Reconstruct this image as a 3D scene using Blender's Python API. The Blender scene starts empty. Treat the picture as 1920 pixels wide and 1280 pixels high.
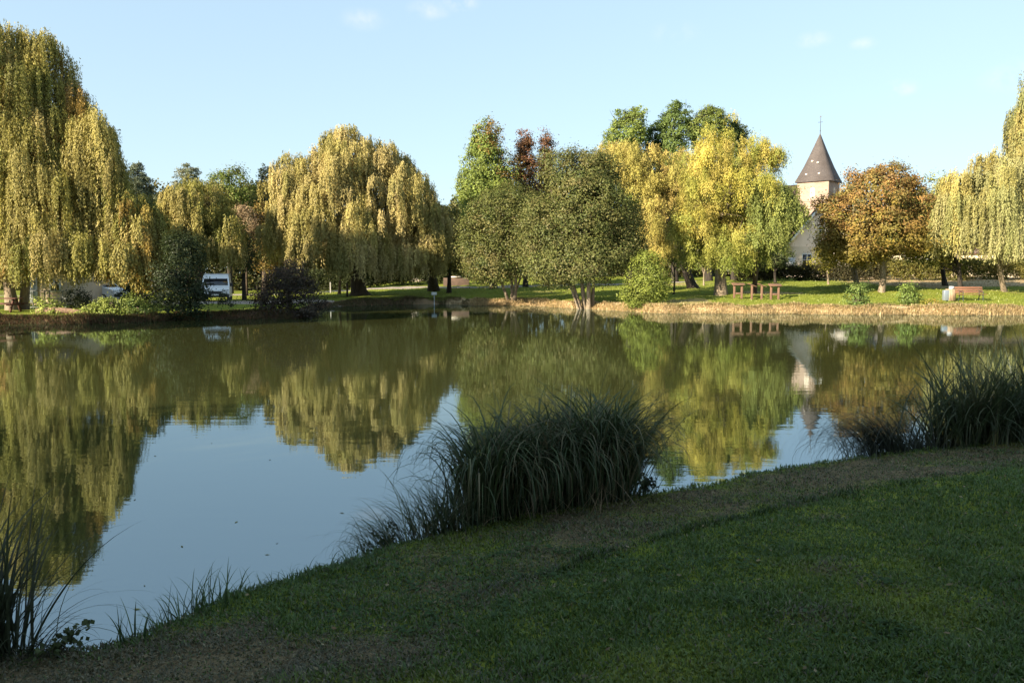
import bpy, bmesh, math
import numpy as np
from mathutils import Vector, Matrix
R = math.radians
scene = bpy.context.scene
col = scene.collection
# ------------------------------------------------------------------ camera, sky, sun, exposure
H = 2.5; F = 1478.0; PITCH = math.atan(127/1478)
CP, SP = math.cos(PITCH), math.sin(PITCH)
cd = bpy.data.cameras.new('camera'); cam = bpy.data.objects.new('camera', cd); col.objects.link(cam)
cam.location = (0, 0, H); cam.rotation_euler = (math.pi/2 - PITCH, 0, 0)
cd.sensor_width = 36; cd.lens = 36*F/1920; cd.clip_start = 0.05; cd.clip_end = 9000
scene.camera = cam
SUN_AZ = R(52)      # west of south: the sun is behind the camera's left shoulder
SUN_EL = R(21)
S2 = Vector((-math.sin(SUN_AZ)*math.cos(SUN_EL), -math.cos(SUN_AZ)*math.cos(SUN_EL), math.sin(SUN_EL)))
w = bpy.data.worlds.new('World'); scene.world = w; w.use_nodes = True
nt = w.node_tree; N = nt.nodes; L = nt.links
bg = N['Background']
sky = N.new('ShaderNodeTexSky'); sky.sky_type = 'NISHITA'; sky.sun_disc = False
sky.sun_elevation = SUN_EL; sky.sun_rotation = math.pi + SUN_AZ
sky.air_density = 1.0; sky.dust_density = 0.6; sky.ozone_density = 1.0
# small fair-weather wisps: soft noise inside a few patches of sky
tc = N.new('ShaderNodeTexCoord'); nrm = N.new('ShaderNodeVectorMath'); nrm.operation = 'NORMALIZE'
L.new(tc.outputs['Generated'], nrm.inputs[0])
nz = N.new('ShaderNodeTexNoise'); nz.inputs['Scale'].default_value = 42; nz.inputs['Detail'].default_value = 5
L.new(nrm.outputs[0], nz.inputs['Vector'])
acc = None
def pixdir(px, py):
    a = (px-960)/F; b = (640-py)/F
    return Vector((a, CP+b*SP, -SP+b*CP)).normalized()
for (px, py, rad, amp) in [(805, 18, .020, .5), (862, 6, .018, .7), (682, 36, .022, .4), (1265, 62, .022, .3), (1524, 75, .016, .6),
                           (1620, 82, .012, .4), (1686, 166, .016, .8), (1910, 140, .030, .5), (420, -560, .09, .9), (180, -470, .10, .8), (950, -330, .05, .5)]:
    d = pixdir(px, py)
    sub = N.new('ShaderNodeVectorMath'); sub.operation = 'SUBTRACT'; sub.inputs[1].default_value = d
    L.new(nrm.outputs[0], sub.inputs[0])
    mu = N.new('ShaderNodeVectorMath'); mu.operation = 'MULTIPLY'; mu.inputs[1].default_value = (1, 1, 2.2)
    L.new(sub.outputs[0], mu.inputs[0])
    ln = N.new('ShaderNodeVectorMath'); ln.operation = 'LENGTH'; L.new(mu.outputs[0], ln.inputs[0])
    mr = N.new('ShaderNodeMapRange'); mr.interpolation_type = 'SMOOTHSTEP'
    mr.inputs[1].default_value = 0; mr.inputs[2].default_value = rad*1.6; mr.inputs[3].default_value = amp; mr.inputs[4].default_value = 0
    L.new(ln.outputs['Value'], mr.inputs[0])
    if acc is None: acc = mr.outputs[0]
    else:
        ad = N.new('ShaderNodeMath'); ad.operation = 'MAXIMUM'; L.new(acc, ad.inputs[0]); L.new(mr.outputs[0], ad.inputs[1]); acc = ad.outputs[0]
nr = N.new('ShaderNodeMapRange'); nr.inputs[1].default_value = .40; nr.inputs[2].default_value = .75; L.new(nz.outputs['Fac'], nr.inputs[0])
mm = N.new('ShaderNodeMath'); mm.operation = 'MULTIPLY'; L.new(acc, mm.inputs[0]); L.new(nr.outputs[0], mm.inputs[1])
SKY_TINT = (.70, .845, .93, 1)
tint = N.new('ShaderNodeMix'); tint.data_type = 'RGBA'; tint.blend_type = 'MULTIPLY'; tint.inputs[0].default_value = 1
gm = N.new('ShaderNodeGamma'); gm.inputs[1].default_value = .35; L.new(sky.outputs[0], gm.inputs[0]); L.new(gm.outputs[0], tint.inputs[6]); tint.inputs[7].default_value = SKY_TINT
mx = N.new('ShaderNodeMix'); mx.data_type = 'RGBA'
L.new(mm.outputs[0], mx.inputs[0]); L.new(tint.outputs[2], mx.inputs[6]); mx.inputs[7].default_value = (1.75, 1.7, 1.7, 1)
L.new(mx.outputs[2], bg.inputs[0]); bg.inputs[1].default_value = 0.15
sd = bpy.data.lights.new('sun', 'SUN'); so = bpy.data.objects.new('sun', sd); col.objects.link(so)
sd.energy = 3.8; sd.angle = R(0.5); sd.color = (1.0, .86, .66)
so.rotation_euler = S2.to_track_quat('Z', 'Y').to_euler(); so.location = S2*60
scene.view_settings.view_transform = 'Standard'; scene.view_settings.look = 'None'
scene.view_settings.exposure = 2.18; scene.view_settings.gamma = 1
scene.render.engine = 'CYCLES'
scene.cycles.max_bounces = 7; scene.cycles.diffuse_bounces = 3; scene.cycles.transmission_bounces = 5; scene.cycles.transparent_max_bounces = 6
scene.cycles.use_denoising = True

# ------------------------------------------------------------------ helpers
def at(px, py, Y):
    a = (px-960)/F; b = (640-py)/F
    dy = CP+b*SP; t = Y/dy
    return np.array((a*t, Y, H+(-SP+b*CP)*t))
def on(px, py, z):
    a = (px-960)/F; b = (640-py)/F
    dz = -SP+b*CP; t = (z-H)/dz
    return np.array((a*t, (CP+b*SP)*t, z))
def ppm(Y): return F/Y          # photograph pixels per metre at distance Y

_rng0 = np.random.default_rng(5)
_G = [_rng0.random((64, 64)) for _ in range(8)]
def vnoise(x, y, s, k=0):
    x = np.asarray(x)*s+k*7.3; y = np.asarray(y)*s+k*3.1
    xi = np.floor(x).astype(int); yi = np.floor(y).astype(int)
    fx = x-xi; fy = y-yi; fx = fx*fx*(3-2*fx); fy = fy*fy*(3-2*fy)
    g = _G[k % 8]
    a = g[xi % 64, yi % 64]; b = g[(xi+1) % 64, yi % 64]; c = g[xi % 64, (yi+1) % 64]; d = g[(xi+1) % 64, (yi+1) % 64]
    return (a*(1-fx)+b*fx)*(1-fy)+(c*(1-fx)+d*fx)*fy
def fbm(x, y, s, k=0): return (vnoise(x, y, s, k)+.5*vnoise(x, y, s*2.1, k+1)+.25*vnoise(x, y, s*4.3, k+2))/1.75

class Geo:
    """collects vertices and faces of ONE mesh"""
    def __init__(s): s.v = []; s.n = 0; s.f = []; s.c = []; s.hascol = False
    def add(s, v, f, c=None):
        v = np.asarray(v, float).reshape(-1, 3); f = np.asarray(f, int)
        s.v.append(v); s.f.append(f+s.n); s.n += len(v)
        if c is None: c = np.ones((len(f), 3))*.5
        else: s.hascol = True; c = np.broadcast_to(np.asarray(c, float), (len(f), 3))
        s.c.append(c)
        return s
    def poly(s, pts, c=None): return s.add(pts, [list(range(len(pts)))], c)
    def box(s, c, d, rz=0, top=1.0, M=None, rx=0, ry=0):
        hx, hy, hz = d[0]/2, d[1]/2, d[2]/2
        P = np.array([(-hx, -hy, -hz), (hx, -hy, -hz), (hx, hy, -hz), (-hx, hy, -hz),
                      (-hx*top, -hy*top, hz), (hx*top, -hy*top, hz), (hx*top, hy*top, hz), (-hx*top, hy*top, hz)])
        m = np.array((Matrix.Rotation(rz, 3, 'Z') @ Matrix.Rotation(ry, 3, 'Y') @ Matrix.Rotation(rx, 3, 'X')))
        P = P @ m.T + np.array(c)
        if M is not None: P = P @ np.array(M.to_3x3()).T + np.array(M.translation)
        return s.add(P, [(0, 3, 2, 1), (4, 5, 6, 7), (0, 1, 5, 4), (1, 2, 6, 5), (2, 3, 7, 6), (3, 0, 4, 7)])
    def tube(s, pts, rad, n=6, cap=True, c=None):
        pts = np.asarray(pts, float); k = len(pts)
        rad = np.broadcast_to(np.asarray(rad, float), (k,))
        T = np.gradient(pts, axis=0); T /= np.linalg.norm(T, axis=1)[:, None]+1e-9
        ref = np.array((0, 0, 1.)) if abs(T[0][2]) < .9 else np.array((1., 0, 0))
        A = np.cross(T, ref); A /= np.linalg.norm(A, axis=1)[:, None]+1e-9; B = np.cross(T, A)
        th = np.arange(n)*2*math.pi/n
        V = pts[:, None]+rad[:, None, None]*(np.cos(th)[None, :, None]*A[:, None]+np.sin(th)[None, :, None]*B[:, None])
        i = np.arange(k-1)[:, None]*n; j = np.arange(n)[None]; j2 = (j+1) % n
        f = np.stack([i+j, i+j2, i+n+j2, i+n+j], -1).reshape(-1, 4)
        s.add(V.reshape(-1, 3), f, c)
        if cap:
            s.add(V[0], [list(range(n))], c); s.add(V[-1], [list(range(n))][::-1], c)
        return s
    def revolve(s, prof, c=(0, 0, 0), n=20, axis='Z'):
        th = np.arange(n)*2*math.pi/n; V = []
        for r, z in prof: V.append(np.stack([r*np.cos(th), r*np.sin(th), np.full(n, z)], 1))
        V = np.concatenate(V)
        if axis == 'X': V = V[:, [2, 0, 1]]
        if axis == 'Y': V = V[:, [0, 2, 1]]
        k = len(prof); i = np.arange(k-1)[:, None]*n; j = np.arange(n)[None]; j2 = (j+1) % n
        f = np.stack([i+j, i+j2, i+n+j2, i+n+j], -1).reshape(-1, 4)
        return s.add(V+np.array(c), f)
    def build(s, name, mat, parent=None, smooth=False, bevel=0):
        me = bpy.data.meshes.new(name)
        V = np.concatenate(s.v) if s.v else np.zeros((0, 3))
        loops = np.concatenate([f.reshape(-1) for f in s.f]); tot = np.concatenate([np.full(len(f), f.shape[1]) for f in s.f])
        me.vertices.add(len(V)); me.vertices.foreach_set('co', V.astype(np.float32).ravel())
        me.loops.add(len(loops)); me.loops.foreach_set('vertex_index', loops.astype(np.int32))
        st = np.concatenate([[0], np.cumsum(tot)[:-1]])
        me.polygons.add(len(tot)); me.polygons.foreach_set('loop_start', st.astype(np.int32))
        me.polygons.foreach_set('loop_total', tot.astype(np.int32)) if False else None
        me.update(calc_edges=True)
        if s.hascol:
            C = np.concatenate(s.c); C = np.concatenate([C, np.ones((len(C), 1))], 1)
            a = me.attributes.new('col', 'FLOAT_COLOR', 'FACE'); a.data.foreach_set('color', C.astype(np.float32).ravel())
        if smooth: me.polygons.foreach_set('use_smooth', np.ones(len(tot), bool))
        me.materials.append(mat)
        o = bpy.data.objects.new(name, me); col.objects.link(o)
        if parent is not None: o.parent = parent
        if bevel:
            b = o.modifiers.new('bevel', 'BEVEL'); b.width = bevel; b.segments = 2; b.limit_method = 'ANGLE'
        return o
def tag(o, label=None, cat=None, group=None, kind=None):
    if label: o['label'] = label
    if cat: o['category'] = cat
    if group: o['group'] = group
    if kind: o['kind'] = kind
    return o
def empty(name, loc, rz=0, **k):
    o = bpy.data.objects.new(name, None); col.objects.link(o); o.location = [float(q) for q in loc]; o.rotation_euler = (0, 0, rz); o.empty_display_size = .2
    return tag(o, **k)
def setworld(child, root):
    """child meshes are made in world coordinates: hang them under an empty that has only a translation"""
    child.parent = root; child.matrix_parent_inverse = Matrix.Translation(-root.location) if root.rotation_euler.z == 0 else root.matrix_basis.inverted()
def copy_tree(o, parent=None):
    c = o.copy(); col.objects.link(c)
    if parent is not None: c.parent = parent
    for ch in [q for q in bpy.data.objects if q.parent == o]: copy_tree(ch, c)
    return c

# ------------------------------------------------------------------ materials
def mat(name, base, rough=.8, noise=None, bump=None, metallic=0, spec=.3, trans=0, stretch=(1, 1, 1)):
    """base colour, optional (scale, colour2, contrast) noise and (scale, strength, distance) bump"""
    m = bpy.data.materials.new(name); m.use_nodes = True; n = m.node_tree.nodes; l = m.node_tree.links; b = n['Principled BSDF']
    b.inputs['Base Color'].default_value = (*base, 1); b.inputs['Roughness'].default_value = rough
    b.inputs['Metallic'].default_value = metallic; b.inputs['Specular IOR Level'].default_value = spec
    t = n.new('ShaderNodeTexCoord'); mp = n.new('ShaderNodeMapping'); mp.inputs['Scale'].default_value = stretch; l.new(t.outputs['Object'], mp.inputs[0])
    if noise:
        x = n.new('ShaderNodeTexNoise'); x.inputs['Scale'].default_value = noise[0]; x.inputs['Detail'].default_value = 6; l.new(mp.outputs[0], x.inputs['Vector'])
        r = n.new('ShaderNodeMapRange'); c = noise[2]; r.inputs[1].default_value = .5-c; r.inputs[2].default_value = .5+c; l.new(x.outputs['Fac'], r.inputs[0])
        k = n.new('ShaderNodeMix'); k.data_type = 'RGBA'; k.inputs[6].default_value = (*base, 1); k.inputs[7].default_value = (*noise[1], 1)
        l.new(r.outputs[0], k.inputs[0]); l.new(k.outputs[2], b.inputs['Base Color'])
    if bump:
        x = n.new('ShaderNodeTexNoise'); x.inputs['Scale'].default_value = bump[0]; x.inputs['Detail'].default_value = 5; l.new(mp.outputs[0], x.inputs['Vector'])
        u = n.new('ShaderNodeBump'); u.inputs['Strength'].default_value = bump[1]; u.inputs['Distance'].default_value = bump[2]; l.new(x.outputs['Fac'], u.inputs['Height']); l.new(u.outputs[0], b.inputs['Normal'])
    return m
def leafmat(name, trans=.35, gloss=.05, gr=.45):
    m = bpy.data.materials.new(name); m.use_nodes = True; n = m.node_tree.nodes; l = m.node_tree.links
    n.remove(n['Principled BSDF']); out = n['Material Output']
    a = n.new('ShaderNodeAttribute'); a.attribute_name = 'col'
    d = n.new('ShaderNodeBsdfDiffuse'); t = n.new('ShaderNodeBsdfTranslucent'); g = n.new('ShaderNodeBsdfGlossy'); g.inputs['Roughness'].default_value = gr
    l.new(a.outputs['Color'], d.inputs['Color']); l.new(a.outputs['Color'], t.inputs['Color'])
    x = n.new('ShaderNodeMixShader'); x.inputs[0].default_value = trans; l.new(d.outputs[0], x.inputs[1]); l.new(t.outputs[0], x.inputs[2])
    y = n.new('ShaderNodeMixShader'); y.inputs[0].default_value = gloss; l.new(x.outputs[0], y.inputs[1]); l.new(g.outputs[0], y.inputs[2])
    l.new(y.outputs[0], out.inputs[0]); return m
M_leaf = leafmat('leaves', .3, .012, .5); M_blade = leafmat('grass_blades', .3, .04, .5); M_sedge = leafmat('sedge_blades', .25, .03, .5)
M_bark = mat('bark', (.11, .08, .055), .95, (3, (.04, .03, .022), .2), (9, .8, .05), stretch=(3, 3, .7))
M_barkpale = mat('pale_bark', (.30, .24, .17), .95, (3, (.12, .09, .06), .25), (9, .8, .05), stretch=(3, 3, .7))
M_barkdark = mat('dark_bark', (.05, .04, .03), .95, (3, (.02, .017, .014), .2), (9, .8, .05), stretch=(3, 3, .7))

# ------------------------------------------------------------------ pond outline and terrain
far_px = [(-110, 609), (60, 607), (200, 606), (290, 603), (330, 600), (420, 598), (480, 598), (540, 598), (585, 594), (600, 584), (622, 575), (660, 573.5), (700, 572), (760, 570.5), (820, 570), (860, 570.5),
          (884, 572.5), (940, 573), (1000, 573.5), (1060, 577), (1120, 580), (1180, 583.5), (1240, 587), (1300, 587), (1400, 588.5), (1500, 588), (1600, 590), (1700, 589.5), (1800, 591), (1900, 590.5), (2100, 592), (2600, 594)]
near_px = [(1920, 826), (1760, 840), (1640, 853), (1560, 862), (1500, 872), (1400, 886), (1310, 911), (1250, 918), (1180, 926), (1020, 958), (850, 994), (760, 1012), (700, 1032), (600, 1062), (520, 1085), (430, 1112), (370, 1136), (310, 1165), (240, 1192), (180, 1206), (100, 1213), (0, 1222)]
far = [on(a, b, 0)[:2] for a, b in far_px]
near = [on(a, b, .17)[:2] for a, b in near_px]
poly = np.array([(-31., 36.)] + [tuple(p) for p in far] + [(140., 40.), (140., 34.), (60., 27.), (25., 17.5), (13., 12.6)] + [tuple(p) for p in near] + [(-5., 4.1), (-9., 3.6), (-15., 5.), (-22., 10.), (-27., 18.), (-29.5, 28.)])
poly = poly.copy()
NF = len(far)
def sdist(x, y):
    """distance to the waterline, negative in the water"""
    x = np.asarray(x, float); y = np.asarray(y, float); best = np.full(x.shape, 1e9); inside = np.zeros(x.shape, bool)
    for (x1, y1), (x2, y2) in zip(poly, np.roll(poly, -1, 0)):
        dx, dy = x2-x1, y2-y1; t = np.clip(((x-x1)*dx+(y-y1)*dy)/(dx*dx+dy*dy), 0, 1)
        best = np.minimum(best, np.hypot(x-x1-t*dx, y-y1-t*dy))
        c = ((y1 > y) != (y2 > y)) & (x < (x2-x1)*(y-y1)/(y2-y1+1e-12)+x1); inside ^= c
    return np.where(inside, -best, best)
def sm(a, b, x):
    t = np.clip((x-a)/(b-a), 0, 1); return t*t*(3-2*t)
def gz(x, y, d=None):
    x = np.asarray(x, float); y = np.asarray(y, float)
    if d is None: d = sdist(x, y)
    # far side: low scarp, then a lawn rising gently
    wob = (vnoise(x, y, .5, 1)-.5)*.18+(vnoise(x, y, 1.7, 6)-.5)*.12
    bank = (.52+wob)*(1-.30*sm(-9, -17, x))
    d2 = d+(vnoise(x, y, 1.3, 2)-.5)*.9*(np.clip(d, 0, .8))
    zf = np.where(d2 < 0, -.5+.5*sm(-1.5, 0, d2), bank*sm(0, .55, d2))
    rise = .04*np.clip(d-1, 0, 38)*sm(-24, -11, x)
    zf = np.where(d > 0, zf+rise*sm(0, 3, d)+(fbm(x, y, .22, 3)-.5)*.12*sm(1, 4, d), zf)
    # near side
    dn = np.clip(d, 0, 50)
    zn = np.where(d < 0, -.45+.5*sm(-.5, 0, d), .05+.13*sm(0, .12, dn)+.115*np.minimum(dn, 6.5)+(fbm(x, y, .8, 4)-.5)*.10*sm(.1, 1, dn)+(vnoise(x, y, 4.5, 5)-.5)*.03)
    k = sm(19, 25, y); return np.where(d < 0, np.minimum(zf, zn), zf*k+zn*(1-k))

def axis(parts):
    out = []
    for a, b, st in parts: out += list(np.arange(a, b, st))
    return out
xs = np.array([-4000, -2000, -1000, -500, -300] + axis([(-200, -60, 6), (-60, -8, .45), (-8, 10, .09), (10, 50, .45), (50, 200, 6)]) + [200, 300, 500, 1000, 2000, 4000], float)
ys = np.array([-3000, -800, -200] + axis([(-60, 2, 2.5), (2, 13, .07), (13, 38, 1.2), (38, 64, .16), (64, 130, 1.2)]) + [130, 150, 180, 250, 400, 800, 1600, 3500, 6000], float)
X, Y = np.meshgrid(xs, ys); D = sdist(X, Y); Z = gz(X, Y, D)
nx = len(xs); i = np.arange(len(ys)-1)[:, None]*nx; j = np.arange(nx-1)[None]
f = np.stack([i+j, i+j+1, i+nx+j+1, i+nx+j], -1).reshape(-1, 4)

def ground_mat():
    m = bpy.data.materials.new('ground'); m.use_nodes = True; n = m.node_tree.nodes; l = m.node_tree.links; b = n['Principled BSDF']
    b.inputs['Roughness'].default_value = 1; b.inputs['Specular IOR Level'].default_value = .05
    g = n.new('ShaderNodeNewGeometry')
    def noise(s, d=6):
        x = n.new('ShaderNodeTexNoise'); x.inputs['Scale'].default_value = s; x.inputs['Detail'].default_value = d; l.new(g.outputs['Position'], x.inputs['Vector']); return x.outputs['Fac']
    def mr(v, a, b_):
        x = n.new('ShaderNodeMapRange'); x.inputs[1].default_value = a; x.inputs[2].default_value = b_; l.new(v, x.inputs[0]); return x.outputs[0]
    def mix(f_, a, b_):
        k = n.new('ShaderNodeMix'); k.data_type = 'RGBA'
        if isinstance(f_, float): k.inputs[0].default_value = f_
        else: l.new(f_, k.inputs[0])
        for q, v in ((6, a), (7, b_)):
            if isinstance(v, tuple): k.inputs[q].default_value = (*v, 1)
            else: l.new(v, k.inputs[q])
        return k.outputs[2]
    grass = mix(mr(noise(.35), .35, .65), (.20, .23, .03), (.25, .25, .045))
    grass = mix(mr(noise(5, 8), .3, .7), grass, (.11, .145, .022))
    dry = mix(mr(noise(1.3), .35, .65), (.22, .17, .085), (.14, .10, .05))
    dry = mix(mr(noise(14), .35, .65), dry, (.30, .23, .12))
    at_ = n.new('ShaderNodeAttribute'); at_.attribute_name = 'dry'
    ad = n.new('ShaderNodeMath'); ad.operation = 'ADD'; l.new(at_.outputs['Fac'], ad.inputs[0])
    sb = n.new('ShaderNodeMath'); sb.operation = 'MULTIPLY_ADD'; l.new(noise(2.5), sb.inputs[0]); sb.inputs[1].default_value = .7; sb.inputs[2].default_value = -.35
    l.new(sb.outputs[0], ad.inputs[1])
    sp = n.new('ShaderNodeSeparateXYZ'); l.new(g.outputs['Position'], sp.inputs[0])
    straw = mix(mr(noise(6, 8), .3, .7), (.46, .34, .19), (.32, .23, .13)); clay_shaded = mix(mr(noise(4, 8), .3, .7), (.13, .075, .045), (.07, .055, .035)); straw = mix(mr(sp.outputs[0], -9, -4), clay_shaded, straw); soil = mix(.45, dry, (.05, .035, .025))  # reddish soil of the left bank, its shade darkened into the colour
    dry2 = mix(mr(sp.outputs[1], 19, 25), soil, straw)
    l.new(mix(mr(ad.outputs[0], .3, .7), grass, dry2), b.inputs['Base Color'])
    u = n.new('ShaderNodeBump'); u.inputs['Strength'].default_value = .9; u.inputs['Distance'].default_value = .05; l.new(noise(16, 8), u.inputs['Height']); l.new(u.outputs[0], b.inputs['Normal'])
    return m
def ridge_y(x):   # edge between the rough dry strip and the mown lawn on the near bank
    pts = [on(a, b, .5)[:2] for a, b in [(1920, 862), (1760, 880), (1560, 908), (1420, 945), (1150, 1015), (950, 1070), (700, 1150)]]
    P = np.array(sorted([tuple(p) for p in pts])); return np.interp(x, P[:, 0], P[:, 1])
def dryness(x, y, d):
    nearside = y < 22
    dn = sm(-1.6, .8, x+(fbm(x, y, 1.1, 4)-.5)*2)*sm(-.25, .3, y-ridge_y(x)+(fbm(x, y, 1.2, 1)-.5)*1.1)*.72*sm(.0, .4, d)*(.45+1.0*fbm(x, y, 2.3, 6))
    brown = sm(1.5, .4, np.hypot((x+2.2)/1.5, (y-4.05)/.75)+(fbm(x, y, 1.5, 6)-.5)*1.6)*.9
    patch = sm(.68, .86, fbm(x, y, .9, 2))*.7
    dn = np.maximum(np.maximum(dn, brown), patch)
    df = np.maximum(sm(1.1, .5, d)*1.1, sm(.66, .8, fbm(x, y, .12, 5))*.55)
    df = np.maximum(df, sm(66, 70, y+(fbm(x, y, .15, 1)-.5)*8)*sm(30, 36, x)*.75)
    return np.where(nearside, dn, df)
G = Geo(); G.add(np.stack([X, Y, Z], -1).reshape(-1, 3), f)
ground = tag(G.build('ground', ground_mat(), smooth=True), kind='structure')
a = ground.data.attributes.new('dry', 'FLOAT', 'POINT'); a.data.foreach_set('value', dryness(X, Y, D).astype(np.float32).ravel())

# water
def water_mat():
    m = bpy.data.materials.new('pond_water'); m.use_nodes = True; n = m.node_tree.nodes; l = m.node_tree.links; n.remove(n['Principled BSDF']); out = n['Material Output']
    g = n.new('ShaderNodeNewGeometry')
    mp = n.new('ShaderNodeMapping'); mp.inputs['Scale'].default_value = (.45, 1.5, 1); l.new(g.outputs['Position'], mp.inputs[0])
    x = n.new('ShaderNodeTexNoise'); x.inputs['Scale'].default_value = 2.2; x.inputs['Detail'].default_value = 3; l.new(mp.outputs[0], x.inputs['Vector'])
    x2 = n.new('ShaderNodeTexNoise'); x2.inputs['Scale'].default_value = .5; x2.inputs['Detail'].default_value = 2; l.new(g.outputs['Position'], x2.inputs['Vector'])
    mu = n.new('ShaderNodeMath'); mu.operation = 'MULTIPLY'; l.new(x.outputs['Fac'], mu.inputs[0]); l.new(x2.outputs['Fac'], mu.inputs[1])
    u = n.new('ShaderNodeBump'); u.inputs['Strength'].default_value = 1; u.inputs['Distance'].default_value = WAVE; l.new(mu.outputs[0], u.inputs['Height'])
    d = n.new('ShaderNodeBsdfDiffuse'); d.inputs['Color'].default_value = (.036, .038, .012, 1)
    s = n.new('ShaderNodeBsdfGlossy'); s.inputs['Roughness'].default_value = .018; l.new(u.outputs[0], s.inputs['Normal']); s.inputs['Color'].default_value = (.80, .92, 1.0, 1)
    fr = n.new('ShaderNodeFresnel'); fr.inputs['IOR'].default_value = 3.9
    k = n.new('ShaderNodeMixShader'); l.new(fr.outputs[0], k.inputs[0]); l.new(d.outputs[0], k.inputs[1]); l.new(s.outputs[0], k.inputs[2]); l.new(k.outputs[0], out.inputs[0])
    return m
WAVE = .0028
G = Geo(); G.add([(-200, -20, 0), (200, -20, 0), (200, 70, 0), (-200, 70, 0)], [(0, 1, 2, 3)])
# the water sheet follows the pond outline, a little larger than it so that the banks close over its edge
me = bpy.data.meshes.new('pond_water'); bm = bmesh.new()
vs = [bm.verts.new((float(p[0]), float(p[1]), 0)) for p in poly]
from mathutils.geometry import tessellate_polygon
off = []
n_ = len(poly); area = .5*sum(poly[k][0]*poly[(k+1) % n_][1]-poly[(k+1) % n_][0]*poly[k][1] for k in range(n_))
sgn = 1 if area > 0 else -1
for k in range(n_):
    e1 = poly[k]-poly[k-1]; e2 = poly[(k+1) % n_]-poly[k]
    nn = np.array((e1[1], -e1[0]))/np.linalg.norm(e1)+np.array((e2[1], -e2[0]))/np.linalg.norm(e2); nn /= np.linalg.norm(nn)
    amt = .25 if poly[k][1] > 22 else .10
    off.append(poly[k]+sgn*nn*amt)
for v, p in zip(vs, off): v.co = (float(p[0]), float(p[1]), 0)
for t in tessellate_polygon([[v.co.copy() for v in vs]]): bm.faces.new([vs[q] for q in t])
bmesh.ops.recalc_face_normals(bm, faces=bm.faces)
for fc in bm.faces:
    if fc.normal.z < 0: fc.normal_flip()
bm.to_mesh(me); bm.free(); me.materials.append(water_mat())
wat = bpy.data.objects.new('pond_water', me); col.objects.link(wat); tag(wat, kind='structure')

# paths
def ribbon(name, pts, width, m, dz=.03, kind='structure'):
    pts = np.array(pts, float); t = np.linspace(0, len(pts)-1, 60); px = np.interp(t, range(len(pts)), pts[:, 0]); py = np.interp(t, range(len(pts)), pts[:, 1])
    tx = np.gradient(px); ty = np.gradient(py); ln = np.hypot(tx, ty); nxn, nyn = -ty/ln, tx/ln
    rows = []
    for s in np.linspace(-.5, .5, 6):
        wv = width*(1+.12*(vnoise(px, py, 1.2, 3)-.5)); x = px+nxn*s*wv; y = py+nyn*s*wv; rows.append(np.stack([x, y, gz(x, y)+dz-(.06 if abs(s) == .5 else 0)], 1))
    V = np.stack(rows, 1); k = 6; i = np.arange(59)[:, None]*k; j = np.arange(k-1)[None]
    g = Geo(); g.add(V.reshape(-1, 3), np.stack([i+j, i+j+1, i+k+j+1, i+k+j], -1).reshape(-1, 4)); return tag(g.build(name, m, smooth=True), kind=kind)
M_gravel = mat('gravel', (.34, .29, .24), .95, (6, (.22, .18, .15), .2), (40, .5, .02))
M_asph = mat('old_asphalt', (.20, .20, .21), .9, (4, (.12, .12, .13), .2), (40, .4, .01))
ribbon('gravel_path', [at(-60, 540, 74)[:2], at(560, 540, 80)[:2], at(700, 540, 80)[:2], at(840, 540, 80)[:2], at(930, 540, 81)[:2], at(1100, 535, 82)[:2], at(1300, 530, 84)[:2]], 2.6, M_gravel, .05)
ribbon('parking_track', [at(150, 560, 59)[:2], at(330, 560, 58.5)[:2], at(470, 560, 56.5)[:2], at(600, 560, 62)[:2]], 5.0, M_gravel, .05)

# ------------------------------------------------------------------ plant generators
def unit(v): return v/(np.linalg.norm(v, axis=-1, keepdims=True)+1e-9)
def leaf_quads(G, P, D_, W, Ln, Wd, C):
    """pointed leaves: base, two shoulders, tip"""
    n = len(P); Ln = np.broadcast_to(Ln, (n,))[:, None]; Wd = np.broadcast_to(Wd, (n,))[:, None]
    V = np.stack([P, P+D_*Ln*.45+W*Wd*.5, P+D_*Ln, P+D_*Ln*.45-W*Wd*.5], 1).reshape(-1, 3)
    G.add(V, np.arange(n*4).reshape(-1, 4), C)
def palette(rng, cols, n, jit=.18):
    cols = np.array(cols, float); a = cols[rng.integers(0, len(cols), n)]; b = cols[rng.integers(0, len(cols), n)]
    t = rng.random((n, 1)); return (a*t+b*(1-t))*(1+rng.normal(0, jit, (n, 1))).clip(.4, 1.7)
def lump(dirs, rng, amp=.16, k=6):
    s = np.zeros(len(dirs))
    for _ in range(k):
        q = rng.normal(0, 1, 3); q *= rng.uniform(2.0, 5.5)/np.linalg.norm(q); s += np.sin(dirs@q+rng.uniform(0, 6.28))
    return 1+amp*s/math.sqrt(k)
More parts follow.
